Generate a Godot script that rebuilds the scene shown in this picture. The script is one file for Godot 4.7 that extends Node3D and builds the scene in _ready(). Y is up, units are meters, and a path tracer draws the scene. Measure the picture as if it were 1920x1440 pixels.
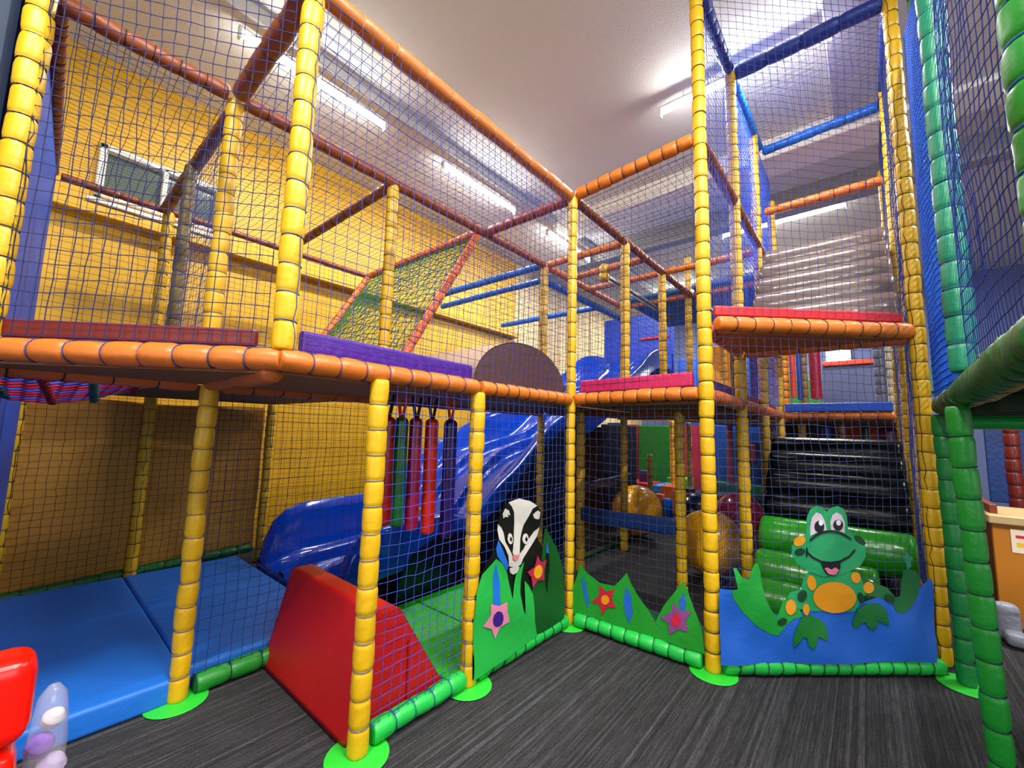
extends Node3D
# Indoor soft play hall.  World axes: u runs to the right and away (x), v to the left and away (-z), h is height (y); metres.

var rng := RandomNumberGenerator.new()
var taken := {}
var mats := {}
var cord_r := .0021
var wrinkle_tex: NoiseTexture2D
var grain_tex: NoiseTexture2D
var NAVY := Color(.045, .05, .11)
var CORD_BLUE := Color(.14, .26, .55)
var CORD_DARK := Color(.06, .08, .2)
var YELLOW := Color(.82, .64, .04)
var ORANGE := Color(.79, .42, .11)
var RUST := Color(.52, .26, .13)
var GREEN := Color(.09, .66, .22)
var JADE := Color(.1, .56, .26)
var BLUE := Color(.05, .33, .75)

func _ready():
	rng.seed = 7
	# ---------- camera
	var cam := Camera3D.new()
	cam.name = "camera"
	var r := Vector3(.6450, .0261, .7637)
	var up := Vector3(-.1009, .9936, .0512)
	var fw := Vector3(.7575, .1101, -.6435)
	cam.transform = Transform3D(Basis(r.normalized(), up.normalized(), -fw.normalized()).orthonormalized(), Vector3(0, 1.2, 0))
	cam.fov = rad_to_deg(2.0 * atan(720.0 / 779.1))
	cam.near = .05
	add_child(cam)
	cam.make_current()
	# ---------- sky and exposure
	var env := Environment.new()
	env.background_mode = Environment.BG_COLOR
	env.background_color = Color(.62, .7, .8)
	env.tonemap_mode = Environment.TONE_MAPPER_LINEAR
	env.tonemap_exposure = EXPOSURE
	env.sdfgi_enabled = true
	env.ssao_enabled = true
	env.ssil_enabled = true
	var we := WorldEnvironment.new()
	we.name = "world_environment"
	we.environment = env
	add_child(we)
	wrinkle_tex = noise_tex(.012, true, 5, .9)
	grain_tex = noise_tex(.09, true, 3, .6)
	# ---------- lights
	lamps()
	shell()
	far_hall()
	frame_posts()
	frame_beams()
	decks_and_pads()
	nets()
	left_bay()
	slide()
	stairs_and_balls()
	banners()
	green_structure()
	near_things()

const EXPOSURE := 1.2

# ============================================================ helpers
func W(u: float, v: float, h: float) -> Vector3:
	return Vector3(u, h, -v)

func noise_tex(freq: float, normal: bool, octaves: int, bump: float) -> NoiseTexture2D:
	var n := FastNoiseLite.new()
	n.seed = 11
	n.noise_type = FastNoiseLite.TYPE_SIMPLEX_SMOOTH
	n.frequency = freq
	n.fractal_octaves = octaves
	var t := NoiseTexture2D.new()
	t.width = 512
	t.height = 512
	t.seamless = true
	t.noise = n
	t.as_normal_map = normal
	t.bump_strength = bump * 6.0
	return t

func base_mat(c: Color, rough: float) -> StandardMaterial3D:
	var m := StandardMaterial3D.new()
	m.albedo_color = c
	m.roughness = rough
	m.cull_mode = BaseMaterial3D.CULL_DISABLED
	return m

func vinyl(c: Color, rough := .42, wr := .5) -> StandardMaterial3D:      # coated PVC fabric
	var key := "v%s%.2f%.2f" % [c.to_html(), rough, wr]
	if not mats.has(key):
		var m := base_mat(c, rough)
		m.normal_enabled = true
		m.normal_texture = wrinkle_tex
		m.normal_scale = wr
		m.uv1_triplanar = true
		m.uv1_world_triplanar = true
		m.uv1_scale = Vector3(2.6, 2.6, 2.6)
		mats[key] = m
	return mats[key]

func paint(c: Color, rough := .6) -> StandardMaterial3D:
	var key := "p%s%.2f" % [c.to_html(), rough]
	if not mats.has(key):
		var m := base_mat(c, rough)
		m.normal_enabled = true
		m.normal_texture = grain_tex
		m.normal_scale = .12
		m.uv1_triplanar = true
		m.uv1_world_triplanar = true
		m.uv1_scale = Vector3(3, 3, 3)
		mats[key] = m
	return mats[key]

func plain(c: Color, rough := .5) -> StandardMaterial3D:
	var key := "q%s%.2f" % [c.to_html(), rough]
	if not mats.has(key):
		mats[key] = base_mat(c, rough)
	return mats[key]

func glow(c: Color, e: float) -> StandardMaterial3D:
	var m := base_mat(c, .5)
	m.emission_enabled = true
	m.emission = c
	m.emission_energy_multiplier = e
	return m

func numbered(n: String) -> String:
	var k: int = taken.get(n, 0)
	taken[n] = k + 1
	return n if k == 0 else "%s_%03d" % [n, k]

func tag(o: Node, label: String, category: String, group := "") -> void:
	o.set_meta("label", label)
	o.set_meta("category", category)
	o.set_meta("kind", "thing")
	if group != "":
		o.set_meta("group", group)

func thing(called: String, label: String, category: String, at := Vector3.ZERO, group := "") -> Node3D:
	var o := Node3D.new()
	o.name = numbered(called)
	add_child(o)
	o.position = at
	tag(o, label, category, group)
	return o

func part(called: String, mesh: Mesh, m: Material, parent: Node, at := Transform3D.IDENTITY) -> MeshInstance3D:
	var o := MeshInstance3D.new()
	var k := 0
	var nm := called
	while parent.has_node(NodePath(nm)):
		k += 1
		nm = "%s_%03d" % [called, k]
	o.name = nm
	o.mesh = mesh
	o.material_override = m
	o.transform = at
	parent.add_child(o, true)
	return o

# a part given in world coordinates, under a thing that stands elsewhere
func wpart(called: String, mesh: Mesh, m: Material, parent: Node3D) -> MeshInstance3D:
	return part(called, mesh, m, parent, Transform3D(Basis.IDENTITY, -parent.position))

func one(called: String, mesh: Mesh, m: Material, label: String, category: String, group := "", at := Transform3D.IDENTITY) -> MeshInstance3D:
	var o := part(numbered(called), mesh, m, self, at)
	tag(o, label, category, group)
	return o

func struct(called: String, mesh: Mesh, m: Material) -> MeshInstance3D:
	var o := part(called, mesh, m, self)
	o.set_meta("kind", "structure")
	return o

# ---- mesh building: V, I collect triangles; commit() adds smooth normals
class MB:
	var V := PackedVector3Array()
	var I := PackedInt32Array()
	func tri(a: int, b: int, c: int) -> void:
		I.append(a); I.append(b); I.append(c)
	func grid(pts: PackedVector3Array, cols: int, wrap := true) -> void:      # rows of cols points; cols x rows points outwards
		var b := V.size()
		V.append_array(pts)
		var rows := pts.size() / cols
		for i in rows - 1:
			for j in (cols if wrap else cols - 1):
				var j2 := (j + 1) % cols
				var A := b + i * cols + j
				var B := b + i * cols + j2
				var C := b + (i + 1) * cols + j2
				var D := b + (i + 1) * cols + j
				I.append_array(PackedInt32Array([A, C, B, A, D, C]))
	func quad(a: Vector3, b: Vector3, c: Vector3, d: Vector3) -> void:        # flat; a b c d anticlockwise seen from outside
		var k := V.size()
		V.append_array(PackedVector3Array([a, b, c, d]))
		I.append_array(PackedInt32Array([k, k + 2, k + 1, k, k + 3, k + 2]))
	func box(c: Vector3, s: Vector3, ch := 0.0, X := Vector3.RIGHT, Y := Vector3.UP, Z := Vector3.BACK) -> void:   # chamfered box
		var h := s * .5
		var q := Vector3(maxf(h.x - ch, .0001), maxf(h.y - ch, .0001), maxf(h.z - ch, .0001))
		var f := []
		for ax in 3:
			for sg in [-1.0, 1.0]:
				var u := (ax + 1) % 3
				var w := (ax + 2) % 3
				var p := []
				for k in [[-1, -1], [1, -1], [1, 1], [-1, 1]]:
					var t := Vector3.ZERO
					t[ax] = sg * h[ax]
					t[u] = k[0] * q[u]
					t[w] = k[1] * q[w]
					p.append(t)
				if sg < 0:
					p.reverse()
				f.append(p)
		if ch > 0.0:
			for ax in 3:                                                       # edge strips along axis ax
				var u := (ax + 1) % 3
				var w := (ax + 2) % 3
				for su in [-1.0, 1.0]:
					for sw in [-1.0, 1.0]:
						var a := Vector3.ZERO
						a[ax] = -q[ax]; a[u] = su * h[u]; a[w] = sw * q[w]
						var b := Vector3.ZERO
						b[ax] = -q[ax]; b[u] = su * q[u]; b[w] = sw * h[w]
						var c2 := b; c2[ax] = q[ax]
						var d := a; d[ax] = q[ax]
						f.append([a, b, c2, d] if su * sw > 0 else [d, c2, b, a])
			for sx in [-1.0, 1.0]:
				for sy in [-1.0, 1.0]:
					for sz in [-1.0, 1.0]:
						var a := Vector3(sx * h.x, sy * q.y, sz * q.z)
						var b := Vector3(sx * q.x, sy * h.y, sz * q.z)
						var d := Vector3(sx * q.x, sy * q.y, sz * h.z)
						f.append([a, b, d] if sx * sy * sz > 0 else [d, b, a])
		for p in f:
			var k := V.size()
			for t in p:
				V.append(c + X * t.x + Y * t.y + Z * t.z)
			I.append_array(PackedInt32Array([k, k + 2, k + 1]))
			if p.size() == 4:
				I.append_array(PackedInt32Array([k, k + 3, k + 2]))
	func tube(path: PackedVector3Array, rad: PackedFloat32Array, sides: int) -> void:
		var n := path.size()
		var pts := PackedVector3Array()
		var e1 := Vector3.ZERO
		for i in n:
			var d := (path[mini(i + 1, n - 1)] - path[maxi(i - 1, 0)]).normalized()
			if e1 == Vector3.ZERO:
				e1 = d.cross(Vector3.UP if absf(d.y) < .9 else Vector3.RIGHT).normalized()
			e1 = (e1 - d * e1.dot(d)).normalized()
			var e2 := d.cross(e1)
			var rr := rad[mini(i, rad.size() - 1)]
			for k in sides:
				var a := TAU * k / sides
				pts.append(path[i] + (e1 * cos(a) + e2 * sin(a)) * rr)
		grid(pts, sides)
	func lathe(profile: Array, sides: int, at: Vector3, axis := Vector3.UP) -> void:      # profile of Vector2(radius, along)
		var e1 := axis.cross(Vector3.UP if absf(axis.y) < .9 else Vector3.RIGHT).normalized()
		var e2 := axis.cross(e1)
		var pts := PackedVector3Array()
		for p in profile:
			for k in sides:
				var a := TAU * k / sides
				pts.append(at + axis * p.y + (e1 * cos(a) + e2 * sin(a)) * maxf(p.x, .0001))
		grid(pts, sides)
	func soft(c: Vector3, s: Vector3, rad: float, X := Vector3.RIGHT, Y := Vector3.UP, Z := Vector3.BACK, puff := 0.0) -> void:   # rounded cushion
		var h := s * .5
		rad = minf(rad, minf(h.x, minf(h.y, h.z)) * .98)
		for ax in 3:
			for sg in [-1.0, 1.0]:
				var u := (ax + 1) % 3
				var w := (ax + 2) % 3
				var pts := PackedVector3Array()
				var lu := soft_steps(h[u], rad)
				var lw := soft_steps(h[w], rad)
				for b in lw:
					for a in (lu if sg > 0 else lu_rev(lu)):
						var t := Vector3.ZERO
						t[ax] = sg * h[ax]
						t[u] = a
						t[w] = b
						var inner := Vector3(clampf(t.x, -h.x + rad, h.x - rad), clampf(t.y, -h.y + rad, h.y - rad), clampf(t.z, -h.z + rad, h.z - rad))
						var p := inner + (t - inner).normalized() * rad
						if puff != 0.0:
							p[ax] += sg * puff * (1.0 - pow(a / h[u], 2)) * (1.0 - pow(b / h[w], 2))
						pts.append(c + X * p.x + Y * p.y + Z * p.z)
				grid(pts, lu.size(), false)
	func soft_steps(h: float, r: float) -> Array:
		var o := [-h, -h + r * .12, -h + r * .45, -h + r]
		var m := int(clampf((h - r) * 2.0 / .12, 1, 8))
		for k in range(1, m):
			o.append(lerpf(-h + r, h - r, float(k) / m))
		o.append_array([h - r, h - r * .45, h - r * .12, h])
		return o
	func lu_rev(l: Array) -> Array:
		var o := l.duplicate()
		o.reverse()
		return o
	func prism(outline: PackedVector3Array, push: Vector3) -> void:            # planar outline, closed solid along push
		var n0 := Vector3.ZERO
		for i in outline.size():
			n0 += outline[i].cross(outline[(i + 1) % outline.size()])
		n0 = n0.normalized()
		var ol := outline.duplicate()
		if n0.dot(push) > 0:
			ol.reverse()
			n0 = -n0
		var e1 := (ol[1] - ol[0]).normalized()
		var e2 := n0.cross(e1)
		var flat := PackedVector2Array()
		for p in ol:
			flat.append(Vector2((p - ol[0]).dot(e1), (p - ol[0]).dot(e2)))
		var t := Geometry2D.triangulate_polygon(flat)
		for top in [0, 1]:
			var k := V.size()
			for p in ol:
				V.append(p + push * top)
			for i in range(0, t.size(), 3):
				var a := flat[t[i]]
				var ccw: bool = (flat[t[i + 1]] - a).cross(flat[t[i + 2]] - a) > 0
				if ccw == (top == 0):
					I.append_array(PackedInt32Array([k + t[i], k + t[i + 2], k + t[i + 1]]))
				else:
					I.append_array(PackedInt32Array([k + t[i], k + t[i + 1], k + t[i + 2]]))
		for i in ol.size():
			var a := ol[i]
			var b := ol[(i + 1) % ol.size()]
			quad(b, a, a + push, b + push)
	func commit() -> ArrayMesh:
		var N := PackedVector3Array()
		N.resize(V.size())
		for i in range(0, I.size(), 3):
			var a := V[I[i]]
			var n := (V[I[i + 2]] - a).cross(V[I[i + 1]] - a)
			N[I[i]] += n
			N[I[i + 1]] += n
			N[I[i + 2]] += n
		for i in N.size():
			N[i] = N[i].normalized() if N[i].length_squared() > 1e-24 else Vector3.UP
		var arr := []
		arr.resize(Mesh.ARRAY_MAX)
		arr[Mesh.ARRAY_VERTEX] = V
		arr[Mesh.ARRAY_NORMAL] = N
		arr[Mesh.ARRAY_INDEX] = I
		var m := ArrayMesh.new()
		m.add_surface_from_arrays(Mesh.PRIMITIVE_TRIANGLES, arr)
		return m

func box_mesh(c: Vector3, s: Vector3, ch := .004) -> ArrayMesh:
	var b := MB.new()
	b.box(c, s, ch)
	return b.commit()

# axis-aligned box between two corners in u, v, h
func uvh_box(u0: float, u1: float, v0: float, v1: float, h0: float, h1: float, ch := .004) -> ArrayMesh:
	return box_mesh(W((u0 + u1) * .5, (v0 + v1) * .5, (h0 + h1) * .5), Vector3(absf(u1 - u0), absf(h1 - h0), absf(v1 - v0)), ch)

# ---- foam sleeve pinched by its ties
func sleeve_mesh(p0: Vector3, p1: Vector3, r: float, seg: float, sides: int, pinch: float) -> ArrayMesh:
	var b := MB.new()
	var L := p0.distance_to(p1)
	var n := maxi(2, roundi(L / seg))
	var d := (p1 - p0) / L
	var e1 := d.cross(Vector3.UP if absf(d.y) < .9 else Vector3.RIGHT).normalized()
	var e2 := d.cross(e1)
	var pts := PackedVector3Array()
	var prof := [[.0, 1.0 - pinch], [.07, 1.0 - pinch * .35], [.2, .99], [.5, 1.0], [.8, .99], [.93, 1.0 - pinch * .35]]
	var drift := Vector3.ZERO
	var ph := rng.randf() * TAU
	for k in sides:
		pts.append(p0)
	for i in n + 1:
		var nd := (e1 * rng.randf_range(-1, 1) + e2 * rng.randf_range(-1, 1)) * r * .05
		var fat := rng.randf_range(.95, 1.04)
		var amp := rng.randf_range(.015, .05)
		for q in prof:
			var t: float = (i + q[0]) / n
			if t > 1.0001:
				break
			var off := drift.lerp(nd, q[0])
			for k in sides:
				var a := TAU * k / sides
				var w: float = 1.0 + amp * sin(a * 5.0 + ph + i) * (1.0 if q[0] < .25 or q[0] > .75 else .35) + .012 * sin(a * 2.0 + i * 1.7)
				pts.append(p0 + d * L * t + off + (e1 * cos(a) + e2 * sin(a)) * r * q[1] * fat * w)
		drift = nd
	for k in sides:
		pts.append(p1)
	b.grid(pts, sides)
	return b.commit()

# ---- the cord wound round a sleeve: one ring per pinch, and the strand that links them along one side
func lashing_mesh(p0: Vector3, p1: Vector3, r: float, seg: float, side: Vector3, cr: float) -> ArrayMesh:
	var b := MB.new()
	var L := p0.distance_to(p1)
	var n := maxi(2, roundi(L / seg))
	var d := (p1 - p0) / L
	var e1 := (side - d * side.dot(d))
	e1 = e1.normalized() if e1.length() > .01 else d.cross(Vector3.RIGHT).normalized()
	var e2 := d.cross(e1)
	for i in range(0 if n < 4 else 1, n):
		var c := p0 + d * L * i / n
		var path := PackedVector3Array()
		var tilt := rng.randf_range(-.1, .1)
		var m := 14
		for k in m + 1:
			var a := TAU * k / m
			path.append(c + (e1 * cos(a) + e2 * sin(a)) * r * .93 + d * tilt * r * cos(a + i))
		b.tube(path, PackedFloat32Array([cr]), 4)
	var strand := PackedVector3Array()
	for i in n * 2 + 1:
		var t := L * i / (n * 2.0)
		var bulge := .96 if i % 2 == 0 else 1.04
		var a := rng.randf_range(-.22, .22)
		strand.append(p0 + d * t + (e1 * cos(a) + e2 * sin(a)) * r * bulge)
	b.tube(strand, PackedFloat32Array([cr * .9]), 3)
	return b.commit()

# a padded pole: sleeve, lashing cord, and the round foot plate of those that stand on the floor
func pole(called: String, p0: Vector3, p1: Vector3, r: float, c: Color, label: String, group: String, cord := CORD_DARK, side := Vector3(1, 0, 0), foot := false, sides := 14, seg := .1, category := "post") -> Node3D:
	var o := thing(called, label, category, p0, group)
	wpart("sleeve", sleeve_mesh(p0, p1, r * 1.02, seg, sides, .19), vinyl(c), o)
	if cord.a > 0.0:
		wpart("lashing_cord", lashing_mesh(p0, p1, r, seg, side, cord_r), plain(cord, .8), o)
	if foot:
		var b := MB.new()
		b.lathe([Vector2(0, 0.001), Vector2(.11, .001), Vector2(.114, .004), Vector2(.112, .008), Vector2(.05, .011), Vector2(0, .011)], 28, Vector3(p0.x, 0, p0.z))
		wpart("foot_plate", b.commit(), plain(Color(.16, .75, .2), .45), o)
	return o

# ---- knotted netting across a four-cornered opening: a b along the bottom, d c along the top
func net_mesh(a: Vector3, b: Vector3, c: Vector3, d: Vector3, cell: float, cr: float, sag: float, knots: bool, rough := .07) -> ArrayMesh:
	var nu := maxi(2, roundi((a.distance_to(b) + d.distance_to(c)) * .5 / cell))
	var nv := maxi(2, roundi((a.distance_to(d) + b.distance_to(c)) * .5 / cell))
	var nrm := (b - a).cross(d - a).normalized()
	var eu := ((b - a) + (c - d)).normalized()
	var ev := ((d - a) + (c - b)).normalized()
	var fn := FastNoiseLite.new()
	fn.seed = rng.randi() % 10000
	fn.frequency = .07
	var P := PackedVector3Array()
	P.resize((nu + 1) * (nv + 1))
	for j in nv + 1:
		var t := float(j) / nv
		for i in nu + 1:
			var s := float(i) / nu
			var p := a.lerp(b, s).lerp(d.lerp(c, s), t)
			var e := sin(PI * s) * sin(PI * t)
			var f := minf(1.0, 4.0 * minf(minf(s, 1.0 - s), minf(t, 1.0 - t)) + .15)
			p += eu * cell * f * (fn.get_noise_2d(i, j) * .3 + rng.randf_range(-rough, rough))
			p += ev * cell * f * (fn.get_noise_2d(i + 90, j) * .3 + rng.randf_range(-rough, rough))
			p += nrm * (sag * e + f * fn.get_noise_2d(i, j + 90) * cell * .35)
			P[j * (nu + 1) + i] = p
	var V := PackedVector3Array()
	var N := PackedVector3Array()
	var I := PackedInt32Array()
	for j in nv + 1:
		for i in nu + 1:
			var p := P[j * (nu + 1) + i]
			for w in 2:
				if (w == 0 and i == nu) or (w == 1 and j == nv):
					continue
				if (w == 0 and (j == 0 or j == nv)) and false:
					continue
				var q := P[j * (nu + 1) + i + 1] if w == 0 else P[(j + 1) * (nu + 1) + i]
				var e2 := ev if w == 0 else eu
				var k := V.size()
				var o1 := (nrm * cr)
				var o2 := (nrm * -.5 + e2 * .866) * cr
				var o3 := (nrm * -.5 - e2 * .866) * cr
				V.append_array(PackedVector3Array([p + o1, p + o2, p + o3, q + o1, q + o2, q + o3]))
				N.append_array(PackedVector3Array([o1 / cr, o2 / cr, o3 / cr, o1 / cr, o2 / cr, o3 / cr]))
				if w == 1:
					I.append_array(PackedInt32Array([k, k + 4, k + 1, k, k + 3, k + 4, k + 1, k + 5, k + 2, k + 1, k + 4, k + 5, k + 2, k + 3, k, k + 2, k + 5, k + 3]))
				else:
					I.append_array(PackedInt32Array([k, k + 1, k + 4, k, k + 4, k + 3, k + 1, k + 2, k + 5, k + 1, k + 5, k + 4, k + 2, k, k + 3, k + 2, k + 3, k + 5]))
			if knots:
				var k2 := V.size()
				var kr := cr * 2.1
				for o in [nrm, -nrm, eu, -eu, ev, -ev]:
					V.append(p + o * kr)
					N.append(o)
				I.append_array(PackedInt32Array([k2, k2 + 4, k2 + 2, k2, k2 + 3, k2 + 4, k2, k2 + 5, k2 + 3, k2, k2 + 2, k2 + 5, k2 + 1, k2 + 2, k2 + 4, k2 + 1, k2 + 4, k2 + 3, k2 + 1, k2 + 3, k2 + 5, k2 + 1, k2 + 5, k2 + 2]))
	var arr := []
	arr.resize(Mesh.ARRAY_MAX)
	arr[Mesh.ARRAY_VERTEX] = V
	arr[Mesh.ARRAY_NORMAL] = N
	arr[Mesh.ARRAY_INDEX] = I
	var m := ArrayMesh.new()
	m.add_surface_from_arrays(Mesh.PRIMITIVE_TRIANGLES, arr)
	return m

func net(a: Vector3, b: Vector3, c: Vector3, d: Vector3, col: Color, label: String, sag := .02, knots := true, cell := .047, cr := .0014, group := "knotted netting panels") -> void:
	one("netting_panel", net_mesh(a, b, c, d, cell, cr, sag, knots), plain(col, .85), label, "net", group)

# ============================================================ lamps
func strip_lamp(u0: float, v0: float, u1: float, v1: float, h: float, label: String, e := 1.0) -> void:
	var c := W((u0 + u1) * .5, (v0 + v1) * .5, h)
	var o := thing("ceiling_light", label, "light", c, "fluorescent strip lights")
	var d := W(u1, v1, h) - W(u0, v0, h)
	var L := d.length()
	var x := d.normalized()
	var z := x.cross(Vector3.UP)
	var b := MB.new()
	b.box(Vector3(0, .045, 0), Vector3(L + .06, .028, .045), .006, x, Vector3.UP, z)
	for k in [-1.0, 1.0]:
		b.box(x * k * (L * .5 + .018), Vector3(.024, .075, .04), .005, x, Vector3.UP, z)
	part("housing", b.commit(), plain(Color(.9, .9, .9), .4), o)
	for k in [-.35, .35]:
		var hr := MB.new()
		var top := (4.13 if v0 > 3.25 else 4.25) - h
		hr.tube(PackedVector3Array([x * k * L + Vector3.UP * .055, x * k * L + Vector3.UP * top]), PackedFloat32Array([.005]), 6)
		part("hanger", hr.commit(), plain(Color(.8, .8, .8), .4), o)
	var g := MB.new()
	g.tube(PackedVector3Array([x * L * -.5, x * L * -.499, x * L * .499, x * L * .5]), PackedFloat32Array([.004, .017, .017, .004]), 12)
	part("light_tube", g.commit(), lamp_glow, o)
	var l := AreaLight3D.new()
	l.name = "lamp_glow"
	l.area_size = Vector2(L, .06)
	l.light_energy = LAMP * e * L / 1.2
	l.light_color = Color(1.0, .99, .96)
	l.light_size = .05
	l.shadow_enabled = true
	l.transform = Transform3D(Basis(x, -z, Vector3.UP), Vector3(0, -.03, 0))
	o.add_child(l)

var lamp_glow: StandardMaterial3D
const LAMP := 5.2
const GLOW := 48.0

func lamps() -> void:
	lamp_glow = glow(Color(1.0, .99, .965), GLOW)
	strip_lamp(.77, 3.31, 1.93, 3.31, 4.0, "strip light seen through the net over the dark sloping beam, nearest the wall window", 0.72)
	strip_lamp(2.68, 3.31, 3.84, 3.31, 4.0, "strip light along the soffit ending just behind the inner corner roof beam", 0.75)
	strip_lamp(4.6, 3.31, 5.75, 3.31, 4.0, "strip light along the soffit far beyond the blue roof rails", 0.8)
	strip_lamp(3.47, .05, 3.47, 1.25, 4.08, "strip light on the bare ceiling crossing behind the tallest yellow post")
	strip_lamp(6.44, .05, 6.44, 1.45, 4.12, "far strip light seen under the orange beam above the grey rollers", 1.3)
	strip_lamp(8.6, 0.3, 8.6, 1.6, 4.12, "strip light at the far end of the hall behind the bulkhead", 1.8)
	strip_lamp(8.6, 2.2, 8.6, 3.5, 4.12, "strip light at the far end of the hall near the cream wall", 1.8)
	strip_lamp(.2, -.5, 1.5, -.5, 4.12, "strip light over the open carpet to the right of the view", 2.4)
	strip_lamp(-1.6, .6, -.4, .6, 4.12, "strip light over the open carpet behind the view", 2.4)
	strip_lamp(3.4, -1.8, 4.6, -1.8, 4.12, "strip light above the counter side of the hall", 2.4)
	strip_lamp(.2, -2.4, 1.5, -2.4, 4.12, "strip light over the seating side of the hall", 2.4)
	# right window inferred from daylight glints; the one behind the view is added fill
	day_window("window_10", W(-3.38, -.6, 1.7), W(1, 0, 0), 3.2, 1.7, .6)
	day_window("window_11", W(.2, -4.78, 1.7), W(0, 1, 0), 3.4, 1.7, 1.2)

func day_window(called: String, c: Vector3, facing: Vector3, wide: float, high: float, e: float) -> void:
	var x := Vector3.UP.cross(facing).normalized()
	var b := MB.new()
	for s in [-1.0, 0.0, 1.0]:
		b.box(c + x * s * wide * .5, Vector3(.07, high + .14, .08), .006, x, Vector3.UP, facing)
	for s in [-1.0, 1.0]:
		b.box(c + Vector3.UP * s * (high * .5 + .035), Vector3(wide, .07, .08), .006, x, Vector3.UP, facing)
	var o := struct(called, b.commit(), plain(Color(.88, .88, .86), .45))
	b = MB.new()
	for s in [-1.0, 1.0]:
		b.box(c + x * s * wide * .25, Vector3(wide * .5 - .07, high, .006), 0.0, x, Vector3.UP, facing)
	part("bright_pane", b.commit(), glow(Color(.93, .97, 1.0), 1.5), o)
	var l := AreaLight3D.new()
	l.name = called + "_light"
	l.area_size = Vector2(wide, high)
	l.light_energy = e
	l.light_color = Color(.94, .975, 1.0)
	l.shadow_enabled = true
	l.transform = Transform3D(Basis(-x, Vector3.UP, -facing), c + facing * .06)
	add_child(l)

# ============================================================ the room
func carpet_mat() -> StandardMaterial3D:
	var im := Image.create(256, 1024, false, Image.FORMAT_RGB8)
	var n1 := FastNoiseLite.new()
	n1.seed = 3
	n1.frequency = .09
	n1.fractal_octaves = 3
	var n2 := FastNoiseLite.new()
	n2.seed = 5
	n2.frequency = .02
	for y in 1024:
		var stripe: float = n1.get_noise_1d(y * .55) * .75 + n1.get_noise_1d(y * 1.9 + 300) * .7
		for x in 256:
			var s := stripe + n2.get_noise_2d(x * 1.0, y * 7.0) * .75
			var g := clampf(.16 + .15 * s + rng.randf_range(-.07, .07), .05, .62)
			im.set_pixel(x, y, Color(g * 1.0, g * .97, g * 1.06))
	var m := StandardMaterial3D.new()
	m.albedo_texture = ImageTexture.create_from_image(im)
	m.roughness = .95
	m.uv1_triplanar = true
	m.uv1_world_triplanar = true
	m.uv1_scale = Vector3(1.1, .9, .9)
	m.normal_enabled = true
	m.normal_texture = grain_tex
	m.normal_scale = .6
	return m

func ceiling_mat() -> StandardMaterial3D:
	var m := base_mat(Color(.83, .82, .79), .8)
	m.normal_enabled = true
	m.normal_texture = grain_tex
	m.normal_scale = .55
	m.uv1_triplanar = true
	m.uv1_world_triplanar = true
	m.uv1_scale = Vector3(1.4, 1.4, 1.4)
	return m

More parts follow.
